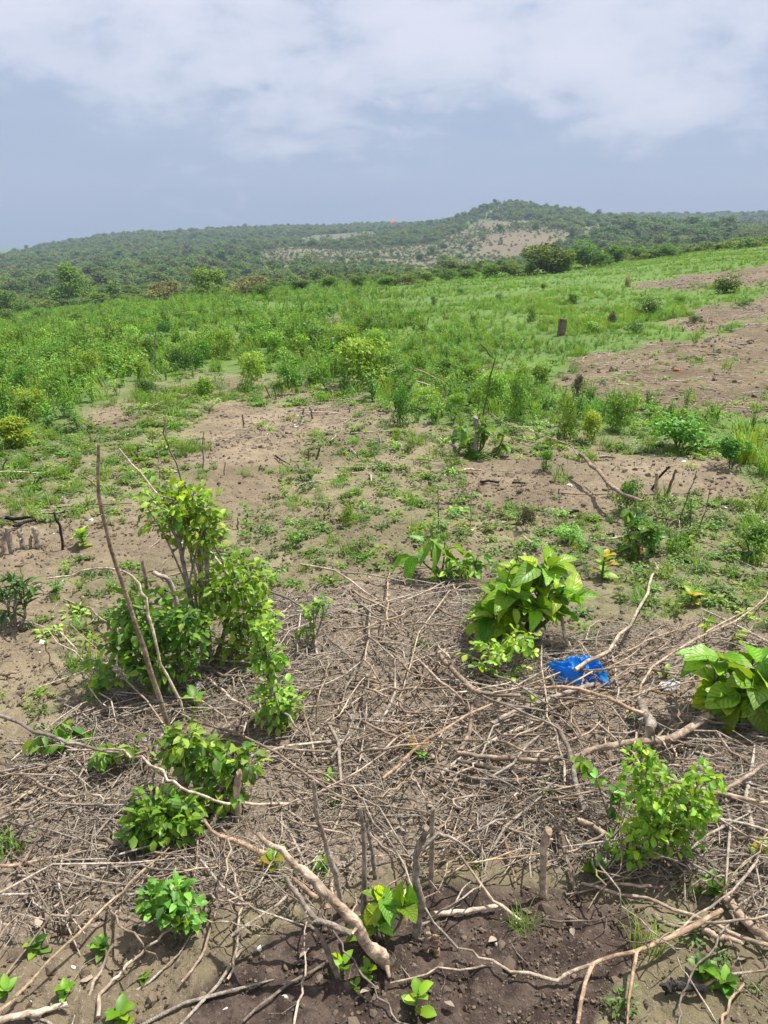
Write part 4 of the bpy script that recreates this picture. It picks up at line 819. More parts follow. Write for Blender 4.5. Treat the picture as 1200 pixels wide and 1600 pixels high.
# upright stems on the shrub side
st('bare_pole', 'tall bare brown stem rising far above the cut stumps and bent near its top', [(284, 1238), (272, 1160), (226, 1012), (182, 885), (153, 775), (151, 692)], 13, 5, 'tan', up=True, forks=((.82, 128, 742, 4),), cat='branch', dy=-.1)
st('bare_pole', 'thin bare stem leaning back across the upper crown of the coppiced shrub', [(372, 935), (345, 870), (305, 790), (277, 725), (262, 690), (256, 650)], 6, 3, 'grey', up=True, cat='branch', dy=-.12)
st('dead_branch', 'pale bare twig slanting down into the upper crown of the coppiced shrub', [(362, 890), (300, 838), (240, 762), (184, 700)], 6, 4, 'pale', up=True, cat='branch')
st('pale_stick', 'straight pale stick standing inside the coppiced shrub', [(275, 1030), (303, 925), (320, 864)], 5, 3, 'pale', up=True)
st('arched_branch', 'pale thin branch arching over bare soil beside the coppiced shrub', [(296, 1120), (270, 1075), (245, 1010), (228, 935), (208, 903), (175, 887), (130, 890), (76, 905)], 7, 4, 'pale', up=True, cat='branch')
st('cut_pole', 'short straight cut stem standing at the back of the dark green shrub', [(234, 1020), (230, 930), (223, 878)], 10, 8, 'tan', up=True, cat='branch')
st('split_stub', 'thick split stub leaning out of the coppiced shrub', [(290, 1010), (268, 918), (240, 896)], 12, 10, 'grey', up=True, cat='stub')
st('coppice_pole', 'curved pale coppice stem showing between the two crowns of the shrub', [(318, 1040), (304, 930), (302, 890), (292, 850)], 8, 6, 'pale', up=True, cat='branch')
st('coppice_pole', 'weathered pale stem at the edge of the coppiced shrub', [(404, 1040), (408, 985), (413, 918)], 10, 7, 'pale', up=True, cat='branch')
st('coppice_stub', 'slanting brown stub low inside the coppiced shrub', [(330, 1040), (318, 975), (296, 960)], 12, 9, 'tan', up=True, cat='stub')
st('cut_stub', 'short cut stub with a pale top beside the coppiced shrub leaves', [(388, 960), (391, 900), (392, 876)], 8, 7, 'tan', up=True, cat='stub')
st('cut_stump', 'pale knotted cut stump at the foot of the tall bare brown stem', [(283, 1262), (284, 1215), (282, 1190)], 17, 14, 'pale', up=True, cat='stump')
st('cut_stump', 'plain straight cut stump between green regrowth shoots', [(370, 1282), (371, 1240), (373, 1204)], 15, 13, 'tan', up=True, cat='stump')
for x, y, dx, h, lb in ((318, 735, 0, 60, 'thin bare shoot standing in front of sparse weeds'), (249, 765, -2, 60, 'short dark shoot above the upper crown of the coppiced shrub'), (241, 575, 3, 62, 'thin grey pole standing in the weeds'), (685, 826, -1, 66, 'thin dark stalk upright on bare soil'), (736, 822, 2, 58, 'thin straw stalk upright on bare soil beside a dark one'), (258, 690, 2, 40, 'slender bare shoot with a bent tip on bare soil')):
    st('bare_shoot', lb, [(x, y), (x + dx * .4, y - h * .5), (x + dx, y - h)], 4, 2, 'grey' if x != 685 else 'dark', up=True, cat='shoot')
# thick coppice stump at the foot of the picture
st('coppice_branch', 'thickest rough coppice branch leaning out from the stump over dark soil', [(614, 1510), (574, 1474), (538, 1420), (486, 1370), (446, 1337), (404, 1307)], 27, 11, 'tan', [0, .08, .17, .25, .28, .28], cat='branch', sides=12)
st('coppice_branch', 'straight grey branch forking upward from the thickest coppice branch', [(540, 1424), (524, 1367), (508, 1313), (494, 1256), (486, 1218)], 14, 8, 'grey', up=True, dy=-.05, cat='branch')
st('coppice_branch', 'lower curved grey branch below the thickest coppice branch', [(552, 1460), (502, 1438), (470, 1406), (446, 1370)], 14, 10, 'grey', [.06, .1, .15, .2], cat='branch')
st('coppice_branch', 'orange-barked branch lying behind the thickest coppice branch', [(512, 1420), (486, 1398), (458, 1376)], 12, 9, 'orange', [.05, .07, .07], cat='branch')
st('upright_branch', 'grey upright stem standing behind the glossy sprout', [(566, 1448), (569, 1370), (567, 1312), (562, 1262)], 13, 8, 'grey', up=True, cat='branch')
st('upright_branch', 'rough twin stem beside the grey upright stem', [(588, 1372), (582, 1330), (574, 1280)], 11, 7, 'grey', up=True, cat='branch')
st('dark_stub', 'dark leaning stub with a rotten foot on damp soil', [(533, 1530), (508, 1474), (482, 1446)], 15, 6, 'dark', up=True, cat='stub')
st('weathered_stump', 'weathered twisted stump standing behind the cut stump blocks', [(646, 1462), (658, 1418), (648, 1376), (651, 1343), (666, 1290)], 20, 13, 'grey', up=True, cat='stump')
st('upright_branch', 'straight pale stem against the weathered twisted stump', [(672, 1385), (675, 1330), (676, 1262)], 13, 10, 'pale', up=True, cat='branch')
st('arched_branch', 'thin grey branch arching from the top of the weathered twisted stump', [(658, 1330), (686, 1302), (708, 1310), (742, 1336)], 8, 5, 'grey', [.16, .2, .18, .1], cat='branch')
st('stump_block', 'cut stump block with a pale top beside the twisted stump', [(668, 1487), (668, 1474), (668, 1460)], 15, 13, 'tan', up=True, cat='stump')
st('stump_block', 'second pale stump block on the dark soil side of the twisted stump', [(682, 1489), (682, 1476), (681, 1461)], 16, 14, 'orange', up=True, cat='stump')
st('bare_twig', 'long thin diagonal twig crossing in front of the glossy sprout', [(717, 1484), (677, 1442), (641, 1379), (602, 1304), (566, 1250)], 6, 4, 'grey', [.0, .06, .14, .17, .15])
st('bare_twig', 'long thin twig running from the leaning branches down over dark soil', [(641, 1602), (602, 1568), (566, 1526), (542, 1487), (512, 1442), (470, 1391)], 5, 4, 'grey', [0, .01, .04, .06, .09, .12])
st('bare_twig', 'pale straight twig lying down the dark soil beside the stub', [(459, 1604), (468, 1555), (477, 1505), (477, 1427)], 6, 4, 'pale', [0, .01, .03, .03])
st('bare_twig', 'dark grey rod pointing at the rotten foot of the stub', [(380, 1596), (449, 1538), (515, 1502)], 6, 8, 'dark')
st('upright_stub', 'weathered upright stub standing on the edge of the dark soil', [(850, 1404), (848, 1350), (855, 1298)], 14, 17, 'tan', up=True, cat='stub')
# lower corner with the long forked branches
st('forked_branch', 'orange-tan branch forking three ways across dark soil', [(1126, 1423), (1068, 1456), (996, 1486), (936, 1501), (915, 1528), (906, 1570), (903, 1604)], 10, 8, 'orange', [.04, .05, .05, .04, .04, .03, .02], cat='branch', forks=((.36, 980, 1600, 6),))
st('pale_branch', 'pale kinked branch running on from the orange forked branch', [(934, 1503), (885, 1522), (852, 1532), (768, 1502), (720, 1480)], 9, 5, 'pale', [.03, .02, .015, .02, .03], cat='branch')
st('pale_twig', 'pale twig joining the kinked branch beside the isolated seedling', [(770, 1505), (686, 1517), (612, 1535)], 6, 4, 'pale')
st('grey_log', 'long smooth pale grey pole lying behind the orange forked branch', [(909, 1380), (1005, 1403), (1080, 1429), (1140, 1459), (1204, 1482)], 7, 10, 'pale', cat='pole')
st('pale_twig', 'straight pale stick propped over the long grey pole', [(1044, 1464), (1110, 1417), (1158, 1378), (1186, 1348)], 5, 7, 'pale', [.05, .06, .07, .08])
st('short_stick', 'short orange-tan stick lying level above the long grey pole', [(958, 1381), (1000, 1385), (1044, 1385)], 7, 6, 'orange')
st('thick_log', 'thick rough brown log lying at the edge of the brush', [(1134, 1405), (1164, 1438), (1206, 1470)], 19, 16, 'tan', cat='log')
st('straight_stick', 'straight brown stick beside the weathered upright stub', [(872, 1292), (888, 1345), (898, 1386)], 9, 8, 'tan', [.05, .02, .01])
st('wiry_twig', 'long wiry twig crossing over the orange forked branch', [(1122, 1602), (1071, 1522), (1059, 1489), (1020, 1450), (964, 1411)], 4, 3, 'pale', [0, .05, .07, .08, .02])
st('grey_stick', 'grey stick crossing the wiry twig beside the charred log', [(1060, 1602), (1062, 1570), (1077, 1522), (1104, 1492), (1141, 1447)], 5, 5, 'grey', [0, .02, .06, .05, .03])
st('tan_stick', 'tan stick end lying past the charred log', [(1128, 1602), (1146, 1566), (1162, 1534)], 7, 6, 'orange')
st('thorny_twig', 'thin dark twig with side thorns lying on the dark soil', [(852, 1436), (930, 1438), (990, 1420), (1036, 1408)], 4, 3, 'dark', forks=((.1, 868, 1448, 2), (.25, 880, 1426, 2), (.5, 925, 1450, 2)))
st('charred_log', 'short charred black log end on pale cracked soil', [(1040, 1545), (1062, 1540), (1104, 1546)], 22, 16, 'grey', cat='log', mat=M_CHAR)
st('pale_twig', 'pale forked twig by the compound-leaf shrub foot', [(1116, 1309), (1090, 1322), (1062, 1336)], 4, 3, 'pale', [.1, .08, .02])
st('tan_stick', 'tan stick lying in front of the compound-leaf shrub', [(1030, 1324), (1065, 1342), (1100, 1357)], 6, 5, 'tan')
st('split_wood', 'curved strip of split grey bark behind the orange forked branch', [(1022, 1428), (1042, 1444), (1075, 1452)], 12, 6, 'grey', cat='bark')
st('split_wood', 'flat piece of pale splintered wood past the long grey pole', [(1096, 1455), (1130, 1466), (1160, 1474)], 14, 9, 'tan', cat='wood')
# brush pile
for lb, p, a, b, t, h in (
 ('thickest smooth grey-brown branch curving through the brush pile', [(1108, 1118), (1050, 1152), (975, 1162), (925, 1172), (880, 1185), (800, 1186), (715, 1178)], 15, 9, 'tan', (.07, .06, .06, .05, .05, .04, .03)),
 ('sawn log end facing out of the brush pile', [(1000, 1098), (1010, 1118), (1016, 1140)], 17, 18, 'grey', (.05, .08, .10)),
 ('straight tan branch ending at the sawn log', [(1012, 1117), (950, 1090), (900, 1077), (835, 1072)], 9, 7, 'orange', (.10, .10, .09, .06)),
 ('bent grey branch starting below the yellow-green shrub', [(688, 1026), (720, 1060), (750, 1082), (812, 1088)], 11, 7, 'tan', (.05, .07, .08, .08)),
 ('grey branch passing under the blue bag', [(927, 1070), (870, 1088), (820, 1105), (770, 1130)], 10, 9, 'grey', (.05, .06, .06, .05)),
 ('long straight tan branch slanting across the brush pile', [(598, 1217), (665, 1155), (725, 1120), (782, 1094)], 8, 5, 'orange', (.04, .08, .09, .09)),
 ('pale thin upright twig passing beside the blue bag', [(882, 1222), (870, 1170), (852, 1095), (848, 1008)], 6, 4, 'pale', (.05, .08, .08, .07)),
 ('grey knobbly stick hanging over the brush pile', [(870, 1135), (890, 1180), (902, 1235), (916, 1278)], 9, 10, 'grey', (.08, .09, .06, .03)),
 ('dark brown branch lying low in the brush pile', [(713, 1190), (785, 1205), (860, 1212), (922, 1226)], 11, 7, 'dark', (.03, .03, .03, .02)),
 ('thin crooked stick lying over the dark brown branch', [(842, 1150), (800, 1195), (758, 1222)], 6, 5, 'grey', (.08, .06, .03)),
 ('stubby upright branch end under the bent grey branch', [(720, 1172), (732, 1145), (738, 1104)], 10, 9, 'tan', (.03, .05, .07)),
 ('log with a fresh pale cut end beside the compound-leaf shrub', [(905, 1283), (930, 1295), (962, 1312)], 13, 14, 'tan', (.05, .04, .02)),
 ('orange-tan curved stick pointing down to dark soil', [(785, 1288), (795, 1340), (806, 1380)], 7, 5, 'orange', (.03, .02, .01)),
 ('slanting tan stick with a pale cut tip on dark soil', [(715, 1330), (770, 1405), (815, 1442)], 6, 8, 'tan', (.08, .04, .01)),
 ('stout pale log lying beside the stump blocks', [(678, 1428), (725, 1422), (777, 1414)], 12, 10, 'pale', (.01, .01, .01)),
 ('pale curved stick resting across the blue bag', [(1024, 880), (1016, 912), (996, 958), (945, 1018), (905, 1046)], 5, 7, 'pale', (.03, .05, .09, .12, .10)),
 ('straight pale stick below the fresh-cut log', [(947, 1300), (900, 1325), (856, 1350)], 6, 5, 'pale', (.05, .03, .02)),
 ('brown branch half hidden by the compound-leaf shrub', [(1000, 1200), (1060, 1222), (1130, 1240), (1204, 1256)], 11, 9, 'tan', (.05, .05, .05, .04)),
 ('rising stick behind the compound-leaf shrub', [(1130, 1238), (1165, 1215), (1205, 1190)], 8, 8, 'tan', (.05, .06, .06)),
 ('brown stick lying above the very large leaves', [(940, 1030), (1000, 1045), (1072, 1056)], 7, 6, 'tan', (.04, .04, .03)),
 ('curved stick lying near the yellowish young shoot', [(1024, 1018), (1050, 1012), (1085, 1006)], 6, 4, 'tan', (.03, .03, .02)),
 ('pale stem propping the large glossy shrub', [(890, 1010), (880, 985), (872, 955)], 8, 7, 'pale', (.04, .10, .16)),
 ('thin long twig curving up between the glossy shrub and the straw', [(612, 1120), (660, 990), (700, 922), (725, 912), (762, 918)], 4, 3, 'pale', (.02, .05, .07, .08, .08))):
    st('brush_branch', lb, p, a, b, t, h, cat='branch')
# shrub side of the brush
for lb, p, a, b, t, h in (
 ('pale branch forking on the ground below the fallen leafy branch', [(-8, 1190), (55, 1217), (100, 1240), (150, 1242), (188, 1252)], 7, 5, 'pale', (.03, .04, .04, .04, .03)),
 ('thin pale twig meeting the forked branch', [(-6, 1295), (50, 1270), (92, 1248)], 4, 4, 'pale', (.02, .03, .04)),
 ('thin pale twig curving on from the fork', [(100, 1242), (135, 1270), (192, 1283)], 5, 3, 'pale', (.03, .03, .02)),
 ('long thin pale twig arching over the compact rounded bush', [(105, 1172), (170, 1169), (210, 1180), (250, 1207), (280, 1232), (325, 1247), (370, 1256), (452, 1255)], 4, 6, 'pale', (.05, .13, .18, .22, .2, .12, .06, .02)),
 ('grey branch carrying the fallen leafy shoots', [(-10, 1115), (50, 1140), (95, 1155), (135, 1165), (195, 1178)], 7, 6, 'grey', (.16, .17, .16, .14, .08)),
 ('straight tan stick lying flat by the compact rounded bush', [(-6, 1353), (75, 1342), (145, 1327), (178, 1323)], 8, 6, 'orange', (.02, .02, .02, .02)),
 ('very long straw-coloured cane slanting over trampled soil', [(-4, 1590), (30, 1550), (100, 1480), (165, 1415), (202, 1380), (262, 1322)], 8, 5, 'straw', (.02, .04, .06, .06, .06, .05)),
 ('stout tan branch pointing from the regrowth to the coppice', [(308, 1264), (330, 1300), (380, 1320), (416, 1336)], 6, 12, 'orange', (.06, .05, .04, .03)),
 ('thin twig hanging down from the regrowth', [(314, 1280), (306, 1340), (303, 1398)], 5, 4, 'tan', (.06, .03, .01)),
 ('slim slanting twig below the compact rounded bush', [(316, 1282), (290, 1310), (255, 1345), (215, 1385)], 5, 3, 'straw', (.05, .04, .03, .02)),
 ('long bowed twig dropping toward the dark soil', [(340, 1310), (365, 1365), (377, 1415), (367, 1480), (360, 1530)], 5, 5, 'tan', (.03, .03, .03, .02, .01)),
 ('curved stick lying past the small dense bush', [(338, 1420), (320, 1480), (284, 1533)], 6, 7, 'tan', (.03, .02, .01)),
 ('pale stick thickening to a bleached splintered butt', [(293, 1424), (265, 1455), (230, 1480), (185, 1520), (160, 1550), (152, 1588)], 3, 10, 'pale', (.08, .06, .04, .02, .01, .01)),
 ('thick pale log lying in the corner of the trampled soil', [(-6, 1594), (50, 1582), (108, 1570)], 14, 13, 'pale', (.01, .01, .01)),
 ('short level twig behind the straw-coloured cane', [(125, 1377), (170, 1380), (222, 1383)], 6, 4, 'tan', (.03, .03, .03)),
 ('grey stick slanting above the rotten wood', [(196, 1340), (130, 1390), (82, 1420)], 5, 6, 'pale', (.03, .02, .02)),
 ('grey split stake standing askew on trampled soil', [(138, 1558), (155, 1520), (176, 1474)], 8, 6, 'pale', (.0, .02, .05)),
 ('long piece of dark rotten wood on trampled soil', [(62, 1358), (36, 1410), (16, 1466)], 11, 8, 'dark', (.01, .01, .0)),
 ('dark weathered wood chunk under the compact rounded bush', [(150, 1308), (175, 1318), (202, 1332)], 9, 15, 'dark', (.02, .02, .01)),
 ('thin pale twig slanting past the small light-green bush', [(270, 1152), (200, 1065), (165, 1025), (110, 975)], 5, 3, 'pale', (.04, .1, .12, .1)),
 ('wiry pale twig curving over the small light-green bush', [(178, 1116), (150, 1090), (132, 1037), (75, 985)], 4, 3, 'pale', (.03, .06, .12, .05)),
 ('pale stick under the dark green shrub', [(318, 1054), (350, 1080), (398, 1116)], 6, 5, 'pale', (.05, .04, .02)),
 ('bowed tan twig reaching into the straw', [(455, 1107), (525, 1102), (602, 1070)], 5, 4, 'tan', (.04, .05, .05)),
 ('brown twig standing askew beside the leafy sapling', [(497, 1192), (485, 1145), (474, 1098)], 6, 5, 'tan', (.01, .05, .09)),
 ('long pale twig lying down the middle of the straw', [(520, 1302), (550, 1230), (567, 1155), (577, 1053)], 6, 4, 'pale', (.02, .03, .04, .05)),
 ('thin twig lying at the far edge of the straw', [(470, 882), (525, 892), (602, 946)], 5, 3, 'pale', (.03, .04, .03)),
 ('crooked pale twig on bare soil behind the small light-green bush', [(100, 936), (145, 952), (175, 977), (232, 1012)], 4, 5, 'pale', (.01, .02, .05, .08)),
 ('wiry twig beside the dark narrow-leaved plant', [(30, 965), (60, 978), (92, 988), (120, 1015)], 3, 3, 'pale', (.02, .02, .02, .02)),
 ('grey stick curving under the leafy sapling', [(330, 1150), (365, 1165), (400, 1172)], 6, 5, 'grey', (.03, .02, .02)),
 ('thin twig bridging the regrowth and the straw', [(640, 1150), (560, 1205), (480, 1245), (420, 1262)], 4, 3, 'pale', (.06, .07, .06, .04))):
    st('dry_branch', lb, p, a, b, t, h, cat='branch')
# middle ground
st('arching_branch', 'long bare branch arching over bare soil and tapering to both ends', [(1118, 852), (1065, 830), (1025, 796), (1000, 783), (970, 772), (950, 755), (925, 725), (905, 710), (850, 682), (800, 668), (756, 640)], 3, 4, 'tan', [.01, .02, .10, .14, .14, .14, .15, .16, .12, .06, .02], cat='branch')
st('arching_branch', 'thicker elbow of the bare branch above the burnt stubs', [(905, 709), (926, 725), (950, 755), (972, 773), (1000, 783)], 8, 7, 'tan', [.16, .15, .14, .14, .14], cat='branch')
st('green_shoot', 'thin green stem bent over at its tip above the stump shrub', [(748, 712), (757, 640), (764, 600), (771, 562), (750, 535)], 4, 3, 'green', up=True, cat='branch', mat=M_GREENSTEM)
st('bleached_twig', 'bleached twig leaning out of the weeds', [(702, 618), (690, 595), (648, 576)], 4, 3, 'pale', up=True, cat='twig'); st('bleached_twig', 'second bleached twig lying lower in the weeds', [(695, 622), (680, 605), (650, 596)], 4, 4, 'pale', up=True, cat='twig')
st('burnt_stub', 'black leaning burnt stub beside grey stubs', [(1016, 766), (1030, 748), (1046, 728)], 6, 5, 'dark', up=True, cat='stub', mat=M_CHAR)
st('grey_stub', 'grey split stub beside the black leaning stub', [(1026, 772), (1026, 755), (1024, 738)], 8, 7, 'pale', up=True, cat='stub'); st('grey_stub', 'thin dark grey stub slanting behind the black leaning stub', [(1040, 776), (1048, 755), (1056, 735)], 7, 5, 'dark', up=True, cat='stub')
for x0, y0, x1, y1 in ((1055, 828, 1090, 735), (1092, 832, 1109, 765), (1075, 834, 1080, 780), (1068, 826, 1078, 800)):
    st('dark_stalk', 'thin dark bare stalk standing in low green weeds by the bare branch', [(x0, y0), ((x0 + x1) / 2 + 2, (y0 + y1) / 2), (x1, y1)], 3.5, 2, 'dark', up=True, cat='stalk', group='dark stalks by the bare branch')
for lb, p, a, t, m in (('short charred stick lying on bare soil below the stump shrub', [(750, 752), (764, 751), (779, 753)], 6, 'dark', M_CHAR), ('charred fragment lying beside a short charred stick', [(800, 754), (810, 754), (821, 755)], 5, 'dark', M_CHAR), ('black charcoal lump on bare soil', [(892, 799), (898, 798), (904, 799)], 9, 'dark', M_CHAR),
    ('long thin stick lying on bare soil behind the charcoal lump', [(875, 770), (910, 772), (960, 772)], 3, 'dark', None), ('grey piece of wood lying by the yellow bush', [(936, 714), (948, 713), (960, 715)], 7, 'grey', None), ('pale broken stalks lying on bare soil by low weeds', [(938, 842), (955, 841), (976, 839)], 6, 'pale', None),
    ('pale dry stalk heap below the stump shrub', [(716, 736), (735, 733), (752, 735)], 6, 'pale', None), ('charred log lying by the cluster of cut stumps', [(8, 808), (28, 810), (52, 808)], 9, 'dark', M_CHAR), ('smaller charred log propped on another', [(22, 822), (40, 816), (57, 812)], 8, 'dark', M_CHAR),
    ('thin charred stick on bare soil beyond the stumps', [(62, 803), (90, 801), (122, 798)], 4, 'dark', M_CHAR), ('shorter thin charred stick beyond the stumps', [(88, 793), (104, 791), (121, 790)], 3, 'dark', M_CHAR), ('straight thin stalk lying on weedy soil', [(150, 788), (180, 787), (205, 786)], 3, 'dark', None),
    ('dark forked stick lying past the paired burnt stubs', [(430, 712), (440, 720), (452, 725)], 4, 'dark', M_CHAR), ('pale crooked stick standing in low weeds', [(818, 838), (830, 850), (838, 858)], 5, 'pale', None), ('dark stick lying flat at the soil edge', [(-4, 1056), (10, 1053), (26, 1050)], 9, 'dark', None)):
    st('fallen_stick', lb, p, a, a * .7, t, mat=m)
STG = 'cut stumps clustered beside the charred logs'
for x, y, h, wd, lean, t in ((5, 862, 32, 12, 4, 'tan'), (19, 864, 40, 13, -9, 'grey'), (37, 856, 26, 13, -6, 'grey'), (47, 857, 20, 8, 2, 'tan'), (60, 857, 36, 15, -8, 'grey')):
    st('cut_stump', ('thin ' if wd < 9 else 'stout leaning ' if lean < -5 else 'stout ') + ('grey' if t == 'grey' else 'brown') + ' cut stump in a cluster by the charred logs', [(x, y), (x + lean * .5, y - h * .5), (x + lean, y - h)], wd, wd * .85, t, up=True, cat='stump', group=STG)
st('charred_stake', 'thin curved charred stake standing on bare soil near the cut stumps', [(98, 860), (94, 830), (86, 801)], 6, 5, 'dark', up=True, cat='stake', mat=M_CHAR)
for i, (x, y, h, dx, wd) in enumerate(((425, 622, 20, -12, 5), (432, 624, 14, -3, 5), (473, 652, 14, 1, 4), (489, 655, 20, -6, 5), (381, 668, 20, -3, 5), (482, 720, 17, 0, 5), (494, 718, 18, 5, 5), (350, 742, 20, 2, 3), (372, 826, 18, -1, 4), (384, 824, 14, 1, 4), (598, 500, 14, -2, 4), (618, 492, 10, -3, 5), (456, 612, 12, 1, 3), (240, 690, 18, -3, 3), (404, 736, 10, 4, 4), (873, 772, 9, 0, 4), (545, 645, 8, 2, 3), (660, 792, 12, -2, 3), (100, 805, 8, 2, 3), (2, 742, 26, 8, 4), (160, 604, 12, -6, 4), (168, 606, 18, -9, 4))):
    st('burnt_stub', 'short dark burnt stub poking from soil near ' + near_to('soil', x, y), [(x, y), (x + dx * .5, y - h * .5), (x + dx, y - h)], wd, wd * .8, 'dark', up=True, cat='stub', group='burnt stubs in the clearing')
st('grey_stump', 'weathered grey stump inside the broad-leaved stump shrub', [(742, 712), (744, 690), (745, 652)], 15, 9, 'grey', up=True, cat='stump'); st('grey_stump', 'short grey root stump beside the stump shrub', [(712, 708), (710, 698), (708, 684)], 14, 6, 'grey', up=True, cat='stump')
st('dry_stake', 'short dry stake in front of the yellow bush', [(871, 690), (872, 680), (872, 672)], 5, 4, 'dark', up=True, cat='stake')
# many alike twigs of the brush pile: the ones that show largest
PG = 'dry twigs of the brush pile'
cnt = 0
while cnt < 270:
    x = RNG.uniform(-20, 1220); y = RNG.uniform(930, 1500)
    if not in_poly(np.array([x]), np.array([y]), LITTER[0])[0] and RNG.random() > .12: continue
    wgt = .25 + .75 * math.exp(-((x - 790) / 260) ** 2) * math.exp(-((y - 1180) / 150) ** 2)
    if RNG.random() > wgt: continue
    a = RNG.normal(0, .62) if RNG.random() < .7 else RNG.uniform(-1.6, 1.6); L = np.exp(RNG.normal(math.log(125), .45)); dx, dy_ = math.cos(a) * L * .5, math.sin(a) * L * .38
    bx, by = RNG.normal(0, .07) * L, RNG.normal(0, .06) * L; p = [(x - dx, y - dy_), (x - dx * .3 + bx, y - dy_ * .3 + by), (x + dx * .4 - bx * .4, y + dy_ * .4 + by * .6), (x + dx, y + dy_)]
    if min(q[1] for q in p) < 880: continue
    hmax = RNG.uniform(.015, .13); w0 = RNG.uniform(2.8, 6.2); fk = ((.5, x + dx * .6 + RNG.normal(0, 20), y + dy_ * .5 - RNG.uniform(10, 30), w0 * .6),) if RNG.random() < .55 else ()
    tn = ('tan', 'pale', 'grey', 'straw', 'tan')[RNG.integers(0, 5)]
    lb = ('long ' if L > 165 else 'short ' if L < 95 else '') + tn + (' forked' if fk else '') + ' dry twig in the brush by ' + near_to('near', x, y)
    st('dry_twig', lb, p, w0, w0 * .6, tn, (.01, hmax * .8, hmax, .015), cat='twig', group=PG, forks=fk); cnt += 1

# ------------------------------------------------------------------ litter things
def bag():
    B, k = ptk((905, 1066)); mpp = k / FPX; n1, n2 = 64, 36; V = []; C = []
    for i in range(n1):
        for j in range(n2):
            u = i / (n1 - 1) * 2 - 1; v = j / (n2 - 1) * 2 - 1
            r = 1 - .12 * abs(math.sin(3 * u + 1)); X = u * 44 * mpp; Y = v * .075 * r + .02 * math.sin(4 * u); env = max(0, (1 - abs(u) ** 3.2)) * max(0, 1 - abs(v) ** 2.6)
            rid = abs(float(fbm(u * 2.2 + 4, v * 1.6 + 9, 131, 2)) - .5) * 2.4; rid2 = abs(float(fbm(u * 5 + 2 + 2 * v, v * 2.6 + 1, 133, 2)) - .5) * 2
            z = env ** .6 * (.042 + .06 * (1 - rid) ** 2 - .03 * rid2 + (.03 if u < 0 else 0) - .04 * math.exp(-((u - .12) / .12) ** 2)) + .004
            V.append((X + .012 * (rid2 - .4), Y, float(z) * .8))
    T = []
    for i in range(n1 - 1):
        for j in range(n2 - 1): a = i * n2 + j; T += [(a, a + n2, a + n2 + 1), (a, a + n2 + 1, a + 1)]
    m, nt, out = new_mat('blue_plastic'); bs = N(nt, 'ShaderNodeBsdfPrincipled'); tx = N(nt, 'ShaderNodeTexCoord'); nt.links.new(mixc(nt, maprange(nt, noise(nt, tx.outputs['Object'], 22, 5, .6), .45, .75, 0, .5), (.006, .26, .66), (.12, .33, .56)), bs.inputs['Base Color']); bs.inputs['Roughness'].default_value = .32; bs.inputs['Specular IOR Level'].default_value = .5
    tr = N(nt, 'ShaderNodeBsdfTranslucent'); tr.inputs[0].default_value = (.0, .3, .95, 1); mx = N(nt, 'ShaderNodeMixShader'); mx.inputs[0].default_value = .45
    nt.links.new(bs.outputs[0], mx.inputs[1]); nt.links.new(tr.outputs[0], mx.inputs[2]); nt.links.new(mx.outputs[0], out.inputs[0])
    o = link('plastic_bag', mk_mesh('plastic_bag', V, np.array(T), None, True, [m]), None, B + Vector((0, .02, .015))); o.rotation_euler = (R(14), R(-3), R(4)); tag(o, 'crumpled bright blue plastic bag caught in the brush', 'bag')
bag()
def scrap(name, label, cat, px, py, wpx, hpx, mat, h=.3):
    B, k = ptk((px, py)); s = wpx * .5 * k / FPX; m = lump_mesh(name, 1, mat, 2, .22); o = link(name, m, None, B + Vector((0, 0, s * .15))); o.scale = (s, s * .8, s * h); o.rotation_euler = (RNG.normal(0, .2), RNG.normal(0, .2), RNG.uniform(0, 6)); tag(o, label, cat)
M_WHITEP = plain_mat('white_plastic', (.62, .66, .74), (.8, .82, .85), 30, .35, .5, .5); M_GLASSY = plain_mat('bluish_plastic', (.20, .26, .32), (.42, .48, .54), 20, .25, .4, .5)
scrap('plastic_scrap', 'crumpled white plastic scrap beside the very large leaves', 'plastic scrap', 1046, 1072, 30, 12, M_WHITEP, .35)
scrap('plastic_wrapper', 'pale bluish plastic wrapper under the dark green shrub', 'plastic scrap', 298, 1085, 44, 18, M_GLASSY, .4)
scrap('stone', 'flat pale grey stone between brush branches behind the compound-leaf shrub', 'stone', 972, 1212, 36, 18, M_STONE, .35)
scrap('pebble', 'white pebble on the dark soil', 'pebble', 446, 1560, 12, 8, M_SHELL, .6); scrap('pebble', 'off-white pebble by the pale straight twig', 'pebble', 405, 1482, 12, 7, M_SHELL, .5)
scrap('pebble', 'whitish shell-like chip beside the small seedling in dark soil', 'pebble', 467, 1505, 9, 6, M_SHELL, .5); scrap('dead_leaf_scrap', 'pale grey dead leaf upright on trampled soil', 'leaf', 150, 1448, 15, 16, M_DEAD, .7)
scrap('pebble', 'pale chip near the straw-coloured cane', 'pebble', 115, 1512, 9, 10, M_SHELL, .6); scrap('bark_chip', 'pale flaky chip on trampled soil near the cane', 'chip', 28, 1522, 14, 9, M_DEAD, .3); scrap('bark_chip', 'whitish flaky patch of chips beside split pale wood', 'chip', 136, 1530, 20, 12, M_DEAD, .2)
M_RED = plain_mat('red_rag', (.26, .09, .05), (.36, .14, .08), 20); scrap('rag', 'small red rag lying on the cleared plot', 'rag', 1057, 578, 16, 8, M_RED, .4)
M_HAY = plain_mat('dry_heap', (.26, .16, .09), (.40, .27, .16), 30)
